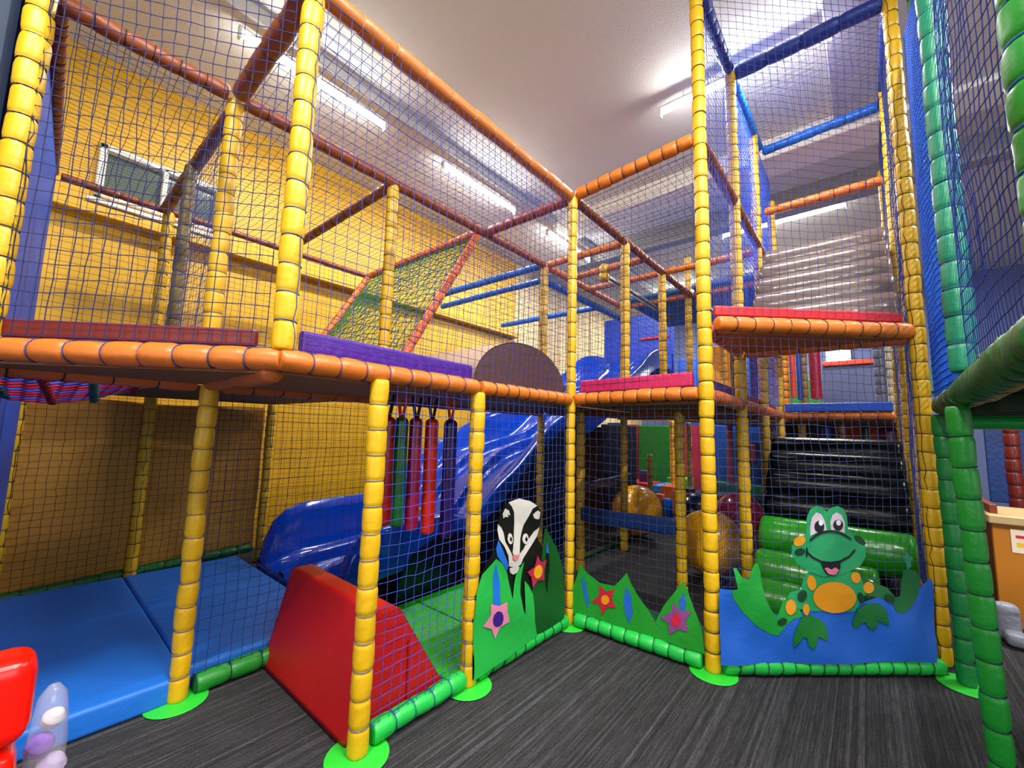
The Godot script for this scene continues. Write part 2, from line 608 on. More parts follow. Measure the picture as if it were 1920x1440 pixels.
func shell() -> void:
	var b := MB.new()
	b.box(Vector3(3.75, -.05, -.3), Vector3(14.5, .1, 10.4))
	struct("floor", b.commit(), carpet_mat())
	var cm := ceiling_mat()
	b = MB.new()
	b.box(Vector3(3.75, 4.35, -.3), Vector3(14.5, .2, 10.4))
	struct("ceiling", b.commit(), cm)
	struct("trim_1", uvh_box(-3.4, 10.9, 3.25, 4.7, 4.13, 4.26, .008), cm)                   # soffit along the yellow wall
	struct("trim_2", uvh_box(5.86, 6.05, -4.8, 4.7, 3.98, 4.26, .006), paint(Color(.6, .6, .6), .8))   # bulkhead
	struct("trim_3", uvh_box(4.7, 5.1, -4.8, 3.25, 4.05, 4.26, .008), paint(Color(.93, .92, .88), .7))
	struct("trim_4", uvh_box(1.8, 4.7, -1.6, .08, 4.1, 4.26, .008), cm)
	# the yellow wall with its window, in four pieces round the opening
	var ym := paint(Color(.85, .65, .07), .5)
	var w := MB.new()
	for q in [[-3.4, .215, 0, 4.3], [1.02, 5.42, 0, 4.3], [.215, 1.02, 0, 2.98], [.215, 1.02, 3.38, 4.3]]:
		w.box(W((q[0] + q[1]) * .5, 4.67, (q[2] + q[3]) * .5), Vector3(q[1] - q[0], q[3] - q[2], .2))
	struct("wall_left", w.commit(), ym)
	var cream := paint(Color(.83, .74, .55), .7)
	var far_left := struct("wall_left_001", uvh_box(5.42, 11.0, 4.57, 4.77, 0, 4.3, 0), cream)
	for k in 5:
		part("batten", uvh_box(5.5 + k * .62, 5.54 + k * .62, 4.545, 4.575, 0, 4.13, .004), cream, far_left)
	struct("wall_back", uvh_box(10.8, 11.0, -4.9, 4.7, 0, 4.3, 0), paint(Color(.38, .43, .6), .8))
	struct("wall_right", uvh_box(-3.5, 11.0, -5.0, -4.8, 0, 4.3, 0), paint(Color(.7, .68, .64), .8))
	struct("wall_front", uvh_box(-3.6, -3.4, -5.0, 4.77, 0, 4.3, 0), paint(Color(.72, .7, .66), .8))
	# window in the yellow wall
	var white := plain(Color(.9, .88, .84), .45)
	var fr := MB.new()
	for q in [[.2, .25, 2.96, 3.4], [.985, 1.035, 2.96, 3.4], [.2, 1.035, 2.96, 3.005], [.2, 1.035, 3.355, 3.4], [.6, .635, 2.98, 3.38]]:
		fr.box(W((q[0] + q[1]) * .5, 4.58, (q[2] + q[3]) * .5), Vector3(q[1] - q[0], q[3] - q[2], .09), .006)
	var win := struct("window_1", fr.commit(), white)
	part("pane", uvh_box(.24, .61, 4.6, 4.606, 3.0, 3.36, 0), plain(Color(.36, .4, .36), .12), win)
	part("pane", uvh_box(.63, .99, 4.6, 4.606, 3.0, 3.36, 0), plain(Color(.36, .4, .36), .12), win)
	part("window_sill", uvh_box(.16, 1.09, 4.42, 4.6, 2.86, 2.895, .006), white, win)
	struct("trim_5", uvh_box(-3.4, 5.4, 4.44, 4.575, 2.77, 2.85, .006), ym)                    # shallow ledge under the window
	# daylight windows in the far wall
	var k := 2
	for q in [[.19, .5, 2.6, 2.98], [2.02, 2.26, 2.6, 2.94]]:
		var f2 := MB.new()
		for e in [[q[0] - .05, q[0], q[2] - .05, q[3] + .05], [q[1], q[1] + .05, q[2] - .05, q[3] + .05], [q[0], q[1], q[2] - .05, q[2]], [q[0], q[1], q[3], q[3] + .05]]:
			f2.box(W(10.77, (e[0] + e[1]) * .5, (e[2] + e[3]) * .5), Vector3(.07, e[3] - e[2], e[1] - e[0]), .005)
		var ww := struct("window_%d" % k, f2.commit(), white)
		part("bright_pane", uvh_box(10.77, 10.79, q[0], q[1], q[2], q[3], 0), glow(Color(.95, .98, 1.0), 6.0), ww)
		k += 1

# ============================================================ the play frame
func post(u: float, v: float, h0: float, h1: float, label: String, cord := CORD_DARK, side := Vector3(1, 0, 0), foot := false, c := YELLOW, r := .0375) -> void:
	pole("padded_post", W(u, v, h0), W(u, v, h1), r, c, label, "yellow padded frame posts", cord, side, foot)

func frame_posts() -> void:
	var soft_cord := Color(.42, .38, .5)
	post(.92, 1.475, .008, 1.385, "nearest yellow padded post standing at the end of the red foam block", soft_cord, Vector3(1, 0, 0), true)
	post(1.485, 1.485, .008, 1.385, "yellow padded post between the hanging tubes and the badger panel", soft_cord, Vector3(1, 0, 0), true)
	post(2.35, 1.48, .008, 2.84, "tall thin yellow padded post in the inner corner between the badger and flower panels", CORD_DARK, Vector3(1, 0, 0), true, YELLOW, .031)
	post(2.405, .652, .008, 3.96, "tallest yellow padded post between the flower panel and the frog panel", CORD_DARK, Vector3(1, 0, 0), true)
	post(3.23, -.25, .05, 3.92, "yellow padded post at the right end of the frog panel beside the green posts", CORD_DARK, Vector3(-1, 0, -.5), false)
	post(.56, 2.32, .008, 1.37, "yellow padded post with a green disc foot on the edge of the blue mat", soft_cord, Vector3(1, 0, 0), true)
	post(.63, 4.1, .02, 1.38, "dim yellow padded post against the shaded wall behind the blue mat", CORD_DARK, Vector3(0, 0, 1))
	post(1.475, 4.1, .02, 1.38, "yellow padded post by the wall behind the curled end of the blue slide", CORD_DARK, Vector3(0, 0, 1))
	post(-.01, 4.1, .02, 1.38, "yellow padded post at the far left edge under the rope hammock", CORD_DARK, Vector3(1, 0, 1))
	post(3.22, 2.36, .02, 1.38, "dark shaded yellow post rising in front of the slide just right of the badger's head")
	post(3.22, 1.92, .02, 1.38, "shaded yellow post just right of the inner corner post under the deck")
	post(3.22, 1.07, .02, 1.38, "shaded yellow post left of the big yellow ball under the deck")
	post(3.24, .65, .02, 3.95, "tall yellow post at the left of the roller stairs, behind the tallest post")
	post(4.08, 1.92, .02, 1.38, "thin dim post standing in front of the farther yellow ball")
	post(4.1, .65, .2, 3.95, "third tall yellow post back along the left of the roller tower")
	post(4.1, -.25, .2, 3.95, "yellow post at the right of the grey rollers, second from the front")
	post(4.97, .65, .02, 3.7, "yellow post at the far left corner of the roller tower")
	post(4.97, -.25, .02, 3.7, "yellow post at the far right corner of the roller tower")
	post(.555, 1.495, 1.447, 2.85, "thick yellow padded post on the deck corner where the red and purple boards meet", CORD_BLUE, Vector3(.5, 0, 1))
	post(.55, 2.36, 1.42, 2.82, "yellow padded upper post under the crossing of the dark roof beams", soft_cord)
	post(1.475, 2.35, 1.42, 2.82, "yellow padded upper post in front of the green climbing net", CORD_DARK, Vector3(-1, 0, 0))
	post(.6, 4.08, 1.42, 2.82, "yellow padded upper post below the wall window, by the yellow wall", CORD_DARK, Vector3(0, 0, 1))
	post(.55, 3.2, 1.42, 2.82, "grey-looking thin upper post with torn net edge, left of the pale net", CORD_BLUE, Vector3(1, 0, 0), false, Color(.5, .42, .2), .034)
	post(3.22, 2.35, 1.42, 2.82, "upper yellow post behind the right side of the brown half barrel", CORD_DARK, Vector3(-1, 0, 0))
	post(3.22, 1.5, 1.42, 2.82, "stout upper yellow post in front of the wavy slide top", Color(.3, .2, .12))
	post(4.08, 1.5, 1.42, 2.82, "upper yellow post, second behind the stout one along the roof beam", CORD_DARK)
	post(4.97, 1.52, 1.42, 3.3, "upper yellow post half hidden left of the tallest post")
	post(-.095, 2.13, 1.42, 3.0, "yellow padded upper post at the far left edge beside the blue panel", CORD_DARK, Vector3(.7, 0, .7))
	post(2.36, 3.0, .02, .5, "short yellow stub post under the slide trough", CORD_DARK)

func beam(a: Vector3, b: Vector3, c: Color, label: String, cord := CORD_DARK, r := .042, seg := .1, group := "orange padded roof and deck beams", side := Vector3(0, 1, 0)) -> void:
	pole("padded_beam", a, b, r, c, label, group, cord, side, false, 14, seg, "beam")

func frame_beams() -> void:
	var R := 2.83
	var T := Color(.74, .42, .19)
	beam(W(.58, 1.49, R), W(2.33, 1.49, R), T, "long tan roof beam running from the top edge down to the inner corner post", Color(.8, .55, .3), .039, .16)
	beam(W(2.36, 1.45, 2.845), W(2.4, .69, 2.925), ORANGE, "orange roof beam from the inner corner to the tallest post", CORD_DARK, .04, .085)
	beam(W(-.06, 2.34, R), W(.51, 2.34, R), RUST, "rust coloured roof beam at the top left corner of the view", CORD_DARK, .036)
	beam(W(.59, 2.34, R), W(3.2, 2.34, R), RUST, "long rust roof beam crossing behind the three upper posts of the left bay", CORD_DARK, .036)
	beam(W(3.24, 2.34, R), W(4.95, 2.34, R), ORANGE, "orange roof beam descending behind the inner corner post", CORD_DARK, .036)
	beam(W(.55, 1.53, R), W(.55, 2.3, R), RUST, "dark rust beam over the strip light, top of the left net", Color(.25, .2, .3), .042, .2)
	beam(W(.57, 2.38, R), W(.57, 4.05, R), RUST, "dark rust beam running down to the post below the wall window", Color(.25, .2, .3), .036, .14)
	beam(W(1.475, 2.38, R), W(1.475, 4.05, R), RUST, "rust beam sloping away left of the green net, behind the thick upper post", CORD_DARK, .034)
	beam(W(2.36, 1.53, R), W(2.36, 2.3, R), Color(.6, .28, .17), "rust roof beam from the inner corner back to the long rust beam", CORD_DARK, .036)
	beam(W(2.32, 2.38, R), W(2.32, 4.05, R), Color(.82, .4, .16), "upper rail of the green climbing net", CORD_DARK, .036)
	beam(W(1.5, 2.37, 1.44), W(2.3, 2.37, 2.8), Color(.8, .38, .14), "near side rail sloping up along the green climbing net", CORD_DARK, .034)
	beam(W(1.5, 4.05, 1.44), W(2.3, 4.05, 2.8), Color(.85, .45, .2), "far side rail of the green climbing net by the yellow wall", CORD_DARK, .034)
	beam(W(-.06, 2.38, R), W(-.02, 4.05, R), RUST, "rust beam at the left edge seen almost end on beside the blue panel", CORD_DARK, .03, .07)
	beam(W(.02, 4.08, R), W(2.3, 4.08, R), RUST, "thin rust beam along the yellow wall below the window sill", CORD_DARK, .028)
	beam(W(2.4, 1.49, R), W(3.2, 1.49, R), RUST, "rust roof beam going back from the inner corner post to the stout upper post", Color(.05, .25, .15), .034)
	beam(W(3.24, 1.49, R), W(4.95, 1.49, R), RUST, "rust roof beam going back from the stout upper post", CORD_DARK, .034)
	beam(W(2.44, .66, 2.92), W(3.2, .65, 2.9), RUST, "rust roof beam going back from the tallest post", CORD_DARK, .036, .075)
	beam(W(3.28, .65, 2.9), W(4.95, .65, 2.88), RUST, "rust roof beam on the left of the tower behind the second tall post", CORD_DARK, .034, .08)
	beam(W(3.22, 1.53, R), W(3.22, 2.3, R), Color(.8, .42, .14), "orange cross beam from the stout upper post to the blue rails", Color(.05, .25, .15), .034)
	beam(W(3.65, 1.53, R), W(3.65, 1.87, R), ORANGE, "orange cross beam just right of the yellow elbow pad", CORD_DARK, .034)
	beam(W(3.65, 1.97, R), W(3.65, 2.3, R), ORANGE, "orange cross beam just left of the yellow elbow pad", CORD_DARK, .034)
	beam(W(4.08, .69, R), W(4.08, 1.45, R), ORANGE, "orange cross beam left of the roller tower", CORD_DARK, .034)
	beam(W(4.08, 1.54, R), W(4.08, 2.3, R), ORANGE, "orange cross beam behind the grey rail", CORD_DARK, .034)
	beam(W(4.95, .69, R), W(4.95, 1.45, R), ORANGE, "farthest orange cross beam left of the roller tower", CORD_DARK, .034)
	beam(W(4.95, 1.54, R), W(4.95, 2.3, R), ORANGE, "farthest orange cross beam in front of the slide top", CORD_DARK, .034)
	beam(W(4.3, .61, 3.28), W(4.3, -.21, 3.28), ORANGE, "bright orange beam across the tower above the far strip light", CORD_DARK, .038)
	beam(W(.51, 1.53, R), W(-.06, 2.1, R), RUST, "rust roof beam over the left diagonal net", CORD_DARK, .036)
	var bl := Color(.06, .38, .78)
	beam(W(3.22, 2.38, R + .01), W(3.22, 4.05, R + .01), bl, "upper blue padded rail across the wall above the slide", Color(.05, .3, .3), .036, .12, "blue padded rails")
	beam(W(3.34, 2.38, 2.74), W(3.34, 4.05, 2.74), bl, "lower blue padded rail across the wall above the slide", CORD_BLUE, .032, .12, "blue padded rails")
	beam(W(3.3, 2.46, 2.74), W(5.4, 2.46, 2.74), bl, "blue padded rail running away over the slide beside the cream wall", CORD_BLUE, .034, .12, "blue padded rails")
	beam(W(4.5, 2.5, 2.74), W(4.5, 4.05, 2.74), bl, "blue padded rail farther back across the slide", CORD_BLUE, .034, .12, "blue padded rails")
	var db := Color(.05, .16, .5)
	beam(W(3.27, .62, 3.95), W(3.23, -.22, 3.92), db, "dark blue padded beam across the top of the tower", Color(.04, .1, .3), .05, .2, "blue tower beams")
	beam(W(2.43, .65, 3.95), W(3.2, .65, 3.95), db, "dark blue beam along the tower top left side", Color(.04, .1, .3), .04, .1, "blue tower beams")
	beam(W(3.28, .65, 3.95), W(4.36, .65, 3.97), bl, "bright blue tufted beam along the tower top left side, farther back", Color(.1, .5, .5), .04, .07, "blue tower beams")
	beam(W(4.4, .62, 3.95), W(4.3, -.22, 3.92), bl, "second blue padded beam across the tower, farther back", CORD_BLUE, .04, .1, "blue tower beams")
	beam(W(3.27, -.25, 3.92), W(4.3, -.25, 3.92), db, "dark blue beam along the tower top right side", CORD_BLUE, .04, .1, "blue tower beams")
	# deck level
	var dk := Color(.76, .4, .12)
	var D := 1.415
	beam(W(-.6, 2.62, D - .005), W(.553, 1.487, D), dk, "orange deck edge beam at the left under the dark red board", CORD_BLUE, .039, .105)
	beam(W(.54, 1.487, D), W(1.47, 1.485, D - .005), dk, "orange deck edge beam under the purple board", Color(.25, .2, .5), .039, .1)
	beam(W(1.5, 1.485, D - .005), W(2.33, 1.485, D - .005), ORANGE, "orange deck edge beam under the brown half barrel", CORD_DARK, .038, .09)
	beam(W(2.37, 1.45, D), W(2.4, .69, D + .015), ORANGE, "orange deck edge beam under the magenta board", CORD_DARK, .038, .085)
	beam(W(2.44, .65, D), W(3.2, .65, D), Color(.75, .38, .16), "orange deck beam behind the tallest post under the violet board", Color(.3, .25, .3), .042, .06)
	beam(W(3.28, .65, D), W(4.93, .65, D), Color(.78, .4, .16), "orange deck beam behind the second tall post under the plum board", Color(.3, .25, .3), .042, .08)
	beam(W(4.97, .61, D), W(4.97, -.21, D), ORANGE, "orange deck beam under the blue board behind the dark rollers", CORD_DARK, .038, .12)
	beam(W(2.44, .6, 1.815), W(3.2, -.22, 1.815), ORANGE, "orange deck edge beam across the front of the tower under the red board", CORD_DARK, .043, .1)
	beam(W(3.24, .61, 1.78), W(3.24, -.21, 1.78), Color(.85, .4, .15), "orange beam under the red tower deck", CORD_DARK, .038, .1)
	beam(W(2.44, .65, 1.79), W(3.2, .65, 1.79), Color(.75, .33, .2), "rust beam under the left side of the red tower deck", CORD_DARK, .04, .1)
	beam(W(.545, 1.53, 1.38), W(.555, 2.28, 1.38), Color(.7, .36, .13), "orange beam under the deck from the mat post to the deck corner", Color(0, 0, 0, 0), .042, .4)
	beam(W(.6, 2.34, 1.38), W(1.44, 2.34, 1.38), Color(.72, .36, .14), "orange beam under the deck right of the mat post", CORD_DARK, .042, .14)
	beam(W(1.52, 2.34, 1.38), W(3.2, 2.34, 1.38), Color(.55, .29, .12), "dark orange beam under the deck above the slide", CORD_DARK, .042, .14)
	beam(W(-.6, 2.34, 1.38), W(.51, 2.34, 1.38), Color(.72, .36, .14), "orange beam under the deck left of the mat post above the rope hammock", CORD_DARK, .042, .14)
	beam(W(.02, 4.1, 1.42), W(1.45, 4.1, 1.42), Color(.78, .42, .12), "dim orange beam along the wall under the deck", CORD_DARK, .036, .14)
	beam(W(3.22, .7, 1.38), W(3.22, 1.45, 1.38), Color(.55, .28, .12), "dark orange beam under the right deck near the big yellow ball", CORD_DARK, .038, .13)
	beam(W(3.24, 1.55, 1.38), W(3.24, 2.3, 1.38), Color(.55, .28, .12), "dark orange beam under the deck near the inner corner post", CORD_DARK, .038, .13)
	# floor rails
	var g := "green floor rails"
	var gc := Color(.1, .68, .26)
	beam(W(.975, 1.485, .047), W(1.45, 1.488, .047), gc, "green padded floor rail in front of the red foam block", CORD_BLUE, .039, .105, g)
	beam(W(1.53, 1.48, .045), W(2.3, 1.475, .045), gc, "green padded floor rail under the badger panel", CORD_DARK, .04, .085, g)
	beam(W(2.352, 1.43, .047), W(2.395, .7, .047), gc, "green padded floor rail under the flower panel", CORD_DARK, .039, .085, g)
	beam(W(2.42, .61, .05), W(3.2, -.235, .05), gc, "green padded floor rail under the frog panel", CORD_DARK, .041, .07, g)
	beam(W(.62, 2.33, .045), W(1.02, 2.34, .045), Color(.1, .5, .15), "green padded floor rail along the blue mat left of the red block", CORD_DARK, .042, .14, g)
	beam(W(-.6, 4.13, .045), W(1.42, 4.13, .13), Color(.06, .4, .14), "green padded floor rail along the back wall behind the blue mat", CORD_DARK, .038, .12, g)

func board(called: String, a: Vector3, b: Vector3, thick: float, height: float, c: Color, label: String, group := "edge boards along the decks", puff := .0, rad := .014, category := "pad", rough := .42) -> void:
	var d := b - a
	var x := d.normalized()
	var z := x.cross(Vector3.UP).normalized()
	var y := z.cross(x)
	var m := MB.new()
	m.soft(Vector3.ZERO, Vector3(d.length(), height, thick), rad, Vector3.RIGHT, Vector3.UP, Vector3.BACK, puff)
	one(called, m.commit(), vinyl(c, rough), label, category, group, Transform3D(Basis(x, y, z), (a + b) * .5))

func slab(label: String, pts: Array, h: float, thick: float, c: Color) -> void:
	var b := MB.new()
	var o := PackedVector3Array()
	for p in pts:
		o.append(W(p[0], p[1], h))
	b.prism(o, Vector3.DOWN * thick)
	one("deck_platform", b.commit(), paint(c, .7), label, "deck", "deck platforms")

func decks_and_pads() -> void:
	var wood := Color(.55, .36, .17)
	slab("plywood deck of the left bay above the red block and hanging tubes", [[.57, 1.52], [2.33, 1.52], [2.33, 2.32], [.57, 2.32]], 1.4, .03, wood)
	slab("plywood deck corner jutting out over the carpet at the left", [[.53, 1.54], [.53, 2.3], [-.25, 2.3]], 1.4, .03, wood)
	slab("plywood deck over the back of the blue mat", [[.42, 2.38], [1.46, 2.38], [1.46, 4.06], [.42, 4.06]], 1.4, .03, Color(.45, .3, .15))
	slab("plywood deck of the right bay above the yellow balls", [[2.42, .69], [4.93, .69], [4.93, 1.45], [2.42, 1.45]], 1.4, .03, Color(.4, .25, .14))
	slab("plywood deck of the middle bay beside the slide", [[2.36, 1.52], [4.93, 1.52], [4.93, 2.3], [2.36, 2.3]], 1.4, .03, Color(.4, .25, .14))
	slab("three-cornered red deck at the front of the tower", [[2.46, .6], [3.2, .6], [3.2, -.2]], 1.8, .03, Color(.72, .38, .2))
	slab("upper tower deck behind the grey rollers", [[4.05, .6], [4.95, .6], [4.95, -.2], [4.05, -.2]], 2.62, .04, Color(.5, .22, .2))
	slab("short deck just behind the blue board", [[5.02, .6], [5.54, .6], [5.54, -.2], [5.02, -.2]], 1.4, .035, Color(.4, .25, .14))
	board("edge_board", W(-.6, 2.66, 1.488), W(.5, 1.57, 1.488), .03, .062, Color(.42, .07, .06), "dark red edge board on the left deck corner")
	board("edge_board", W(.62, 1.53, 1.495), W(1.47, 1.525, 1.482), .03, .085, Color(.27, .06, .52), "purple edge board between the thick upper post and the half barrel")
	board("edge_board", W(2.395, 1.43, 1.495), W(2.42, .72, 1.51), .035, .085, Color(.68, .08, .3), "magenta edge board above the flower panel bay")
	board("edge_board", W(2.48, .7, 1.49), W(3.2, .69, 1.49), .03, .085, Color(.3, .12, .52), "violet edge board right behind the tallest post")
	board("edge_board", W(3.28, .7, 1.48), W(4.92, .69, 1.48), .03, .085, Color(.55, .12, .32), "plum edge board running back to the blue board")
	board("edge_board", W(4.94, .6, 1.49), W(4.94, -.2, 1.49), .04, .085, Color(.06, .28, .72), "blue edge board above the dark rollers")
	board("edge_board", W(2.47, .62, 1.898), W(3.22, -.19, 1.898), .035, .06, Color(.78, .14, .14), "red edge board in front of the grey rollers")
	board("edge_board", W(4.5, 2.36, 1.52), W(3.3, 2.36, 1.52), .03, .08, Color(.1, .3, .75), "blue edge board at the foot of the upper slide")
	# the half barrel mat on the deck
	var arc := PackedVector3Array()
	var n := 22
	for k in n + 1:
		var a := PI * k / n
		arc.append(W(1.905 - .425 * cos(a), 1.515, 1.405 + .30 * pow(sin(a), .85)))
	var hb := thing("half_barrel", "brown half barrel hump mat with a pale top on the deck under the left net", "play mat", W(1.905, 1.9, 1.4))
	var b := MB.new()
	b.prism(arc, W(0, .8, 0))
	var cap := wpart("cap", b.commit(), vinyl(Color(.3, .19, .17), .5), hb)
	cap.set_meta("label", "dark brown end of the hump")
	b = MB.new()
	var skin := PackedVector3Array()
	for row in 2:
		for k in n + 1:
			var a := PI * k / n
			skin.append(W(1.905 - .429 * cos(a), 1.517 + .796 * row, 1.405 + .305 * pow(sin(a), .85)))
	b.grid(skin, n + 1, false)
	wpart("cover", b.commit(), vinyl(Color(.62, .5, .4), .5), hb)
	# blue side panel at the left edge of the frame
	var bp := MB.new()
	bp.prism(PackedVector3Array([W(-.1, 2.22, .1), W(0, 4.04, .1), W(0, 4.04, 2.78), W(-.1, 2.22, 2.98)]), W(-.03, 0, 0))
	one("vinyl_screen", bp.commit(), vinyl(Color(.0, .3, .75), .5), "tall blue vinyl screen between the left edge post and the wall", "panel")
	# grey steel rail with its yellow elbow pad
	var gr := thing("trolley_rail", "grey steel rail running back from the yellow elbow pad over the deck", "rail", W(3.7, 1.92, 2.76))
	b = MB.new()
	b.box(W(4.65, 1.92, 2.77), Vector3(1.9, .03, .045), .004)
	b.box(W(4.65, 1.92, 2.735), Vector3(1.9, .035, .012), .003)
	wpart("track", b.commit(), plain(Color(.45, .46, .47), .35), gr)
	b = MB.new()
	b.soft(W(3.65, 1.92, 2.83), Vector3(.11, .11, .1), .045)
	b.soft(W(3.66, 1.93, 2.755), Vector3(.1, .1, .1), .04)
	wpart("elbow_pad", b.commit(), vinyl(YELLOW), gr)

# ============================================================ netting
func nets() -> void:
	var B := CORD_BLUE
	var BD := Color(.09, .13, .36)
	var DK := Color(.07, .07, .12)
	net(W(.6, 1.47, 1.45), W(2.32, 1.47, 1.45), W(2.32, 1.47, 2.8), W(.6, 1.47, 2.8), Color(.15, .22, .55), "blue netting across the front of the left bay above the purple board")
	net(W(.955, 1.47, .08), W(1.45, 1.475, .08), W(1.45, 1.475, 1.39), W(.955, 1.47, 1.39), Color(.2, .24, .66), "blue netting in front of the hanging tubes and the red block", .01)
	net(W(1.52, 1.475, .08), W(2.315, 1.475, .08), W(2.315, 1.475, 1.39), W(1.52, 1.475, 1.39), B, "blue netting behind the badger panel", .012)
	net(W(2.372, 1.445, .08), W(2.405, .7, .08), W(2.405, .7, 1.39), W(2.372, 1.445, 1.39), Color(.13, .17, .32), "blue netting above the flower panel in front of the yellow balls", .012)
	net(W(2.37, 1.44, 1.46), W(2.41, .7, 1.47), W(2.41, .7, 2.9), W(2.37, 1.44, 2.82), BD, "dark netting above the magenta board", .015)
	net(W(2.44, .61, .09), W(3.2, -.215, .09), W(3.2, -.215, 1.79), W(2.44, .61, 1.79), Color(.17, .25, .46), "pale blue netting behind the frog panel in front of the rollers", .012)
	net(W(2.44, .61, 1.86), W(3.2, -.215, 1.86), W(3.2, -.215, 3.9), W(2.44, .61, 3.93), Color(.12, .22, .52), "tall blue netting over the front of the tower above the red board", .02)
	net(W(.51, 1.525, 1.46), W(-.075, 2.1, 1.46), W(-.075, 2.1, 2.95), W(.51, 1.525, 2.8), Color(.09, .12, .34), "dark blue netting at the left above the dark red board", .02, true, .047, .0018)
	net(W(.61, 2.32, .08), W(1.45, 2.32, .08), W(1.45, 2.32, 1.35), W(.61, 2.32, 1.35), BD, "netting between the mat post and the blue slide behind the red block", .01)
	net(W(-.5, 4.08, .1), W(1.44, 4.08, .14), W(1.44, 4.08, 1.4), W(-.5, 4.08, 1.4), DK, "dark netting against the shaded wall behind the blue mat", .01)
	net(W(1.52, 4.08, .1), W(3.2, 4.08, .1), W(3.2, 4.08, 1.4), W(1.52, 4.08, 1.4), DK, "dark netting against the bright yellow wall behind the slide", .01, false)
	net(W(.02, 4.05, 1.45), W(1.45, 4.05, 1.45), W(1.45, 4.05, 2.8), W(.02, 4.05, 2.8), BD, "netting against the yellow wall above the left deck", .02)
	net(W(1.5, 4.06, 1.45), W(3.18, 4.06, 1.45), W(3.18, 4.06, 2.8), W(1.5, 4.06, 2.8), BD, "netting against the yellow wall behind the green climbing net", .02, false)
	net(W(.6, 1.54, 2.82), W(2.32, 1.54, 2.82), W(2.32, 2.29, 2.82), W(.6, 2.29, 2.82), Color(.16, .32, .72), "blue roof netting over the front of the left bay", -.04)
	net(W(.0, 2.38, 2.82), W(1.44, 2.38, 2.82), W(1.44, 4.04, 2.82), W(.0, 4.04, 2.82), BD, "roof netting over the back of the left bay towards the window", -.05)
	net(W(1.51, 2.38, 2.82), W(3.18, 2.38, 2.82), W(3.18, 4.04, 2.82), W(1.51, 4.04, 2.82), BD, "roof netting over the green climbing net and slide", -.05, false)
	net(W(2.42, .7, 2.86), W(4.04, .7, 2.84), W(4.04, 1.45, 2.82), W(2.42, 1.45, 2.82), Color(.1, .13, .25), "dark roof netting over the right bay", -.04)
	net(W(4.12, .7, 2.83), W(4.92, .7, 2.83), W(4.92, 1.45, 2.83), W(4.12, 1.45, 2.83), Color(.06, .3, .5), "teal roof netting over the far end of the right bay", -.03, false)
	net(W(3.26, 1.54, 2.82), W(4.92, 1.54, 2.82), W(4.92, 2.3, 2.82), W(3.26, 2.3, 2.82), Color(.05, .32, .5), "teal roof netting over the middle bay around the grey rail", -.04, false)
	net(W(.55, 2.4, 1.45), W(.55, 3.17, 1.45), W(.55, 3.17, 2.8), W(.55, 2.4, 2.8), Color(.3, .34, .55), "pale netting edge-on between two upper posts at the left", .02)
	net(W(2.36, 1.53, 1.45), W(2.36, 2.3, 1.45), W(2.36, 2.3, 2.8), W(2.36, 1.53, 2.8), BD, "inner netting dividing the deck behind the half barrel", .015)
	net(W(2.4, 1.49, 1.45), W(3.18, 1.49, 1.45), W(3.18, 1.49, 2.8), W(2.4, 1.49, 2.8), BD, "inner netting going back from the inner corner post", .015, false)
	net(W(3.26, 1.49, 1.45), W(4.93, 1.49, 1.45), W(4.93, 1.49, 2.8), W(3.26, 1.49, 2.8), BD, "inner netting going back from the stout upper post", .015, false)
	net(W(1.52, 2.34, 1.45), W(3.18, 2.34, 1.45), W(3.18, 2.34, 2.8), W(1.52, 2.34, 2.8), BD, "inner netting between the deck and the green climbing net", .015, false)
	net(W(3.26, 2.34, 1.5), W(4.93, 2.34, 1.5), W(4.93, 2.34, 2.8), W(3.26, 2.34, 2.8), BD, "inner netting in front of the upper slide", .015, false)
	net(W(2.45, .65, 1.86), W(3.2, .65, 1.86), W(3.2, .65, 3.92), W(2.45, .65, 3.92), Color(.3, .4, .8), "blue netting on the left side of the tower, seen at a slant", .015, false)
	net(W(3.28, .65, 1.5), W(4.93, .65, 1.5), W(4.93, .65, 3.92), W(3.28, .65, 3.92), Color(.16, .34, .85), "blue netting farther back on the left side of the tower", .015, false, .047, .0022)
	net(W(3.28, -.23, .3), W(4.93, -.23, .3), W(4.93, -.23, 3.9), W(3.28, -.23, 3.9), Color(.06, .12, .38), "blue netting on the right side of the tower, seen almost edge-on", .01, false, .047, .0022)
	net(W(3.25, .6, 3.93), W(3.25, -.2, 3.91), W(4.34, -.2, 3.91), W(4.34, .6, 3.93), Color(.15, .25, .55), "roof netting over the tower", -.02, false)
	net(W(2.46, .68, .08), W(3.2, .68, .08), W(3.2, .68, 1.37), W(2.46, .68, 1.37), BD, "netting behind the tallest post beside the big yellow ball", .01, false)
	net(W(3.28, .66, .3), W(4.93, .66, .5), W(4.93, .66, 1.37), W(3.28, .66, 1.37), BD, "netting left of the dark rollers", .01, false)
	net(W(3.2, 1.53, .5), W(3.2, 2.3, .5), W(3.2, 2.3, 1.37), W(3.2, 1.53, 1.37), BD, "netting under the deck beside the slide", .01, false)
	# the green climbing net is a thick double layer
	var gn := thing("climbing_net", "green knotted climbing net sloping up between two orange rails by the yellow wall", "net", W(1.5, 3.2, 1.44))
	wpart("mesh", net_mesh(W(1.52, 2.4, 1.46), W(1.52, 4.02, 1.46), W(2.3, 4.02, 2.79), W(2.3, 2.4, 2.79), .075, .0034, -.06, true, .3), plain(Color(.16, .5, .2), .9), gn)
	wpart("backing_mesh", net_mesh(W(1.54, 2.42, 1.46), W(1.54, 4.0, 1.46), W(2.32, 4.0, 2.79), W(2.32, 2.42, 2.79), .05, .0018, -.1, false, .3), plain(Color(.12, .5, .36), .9), gn)
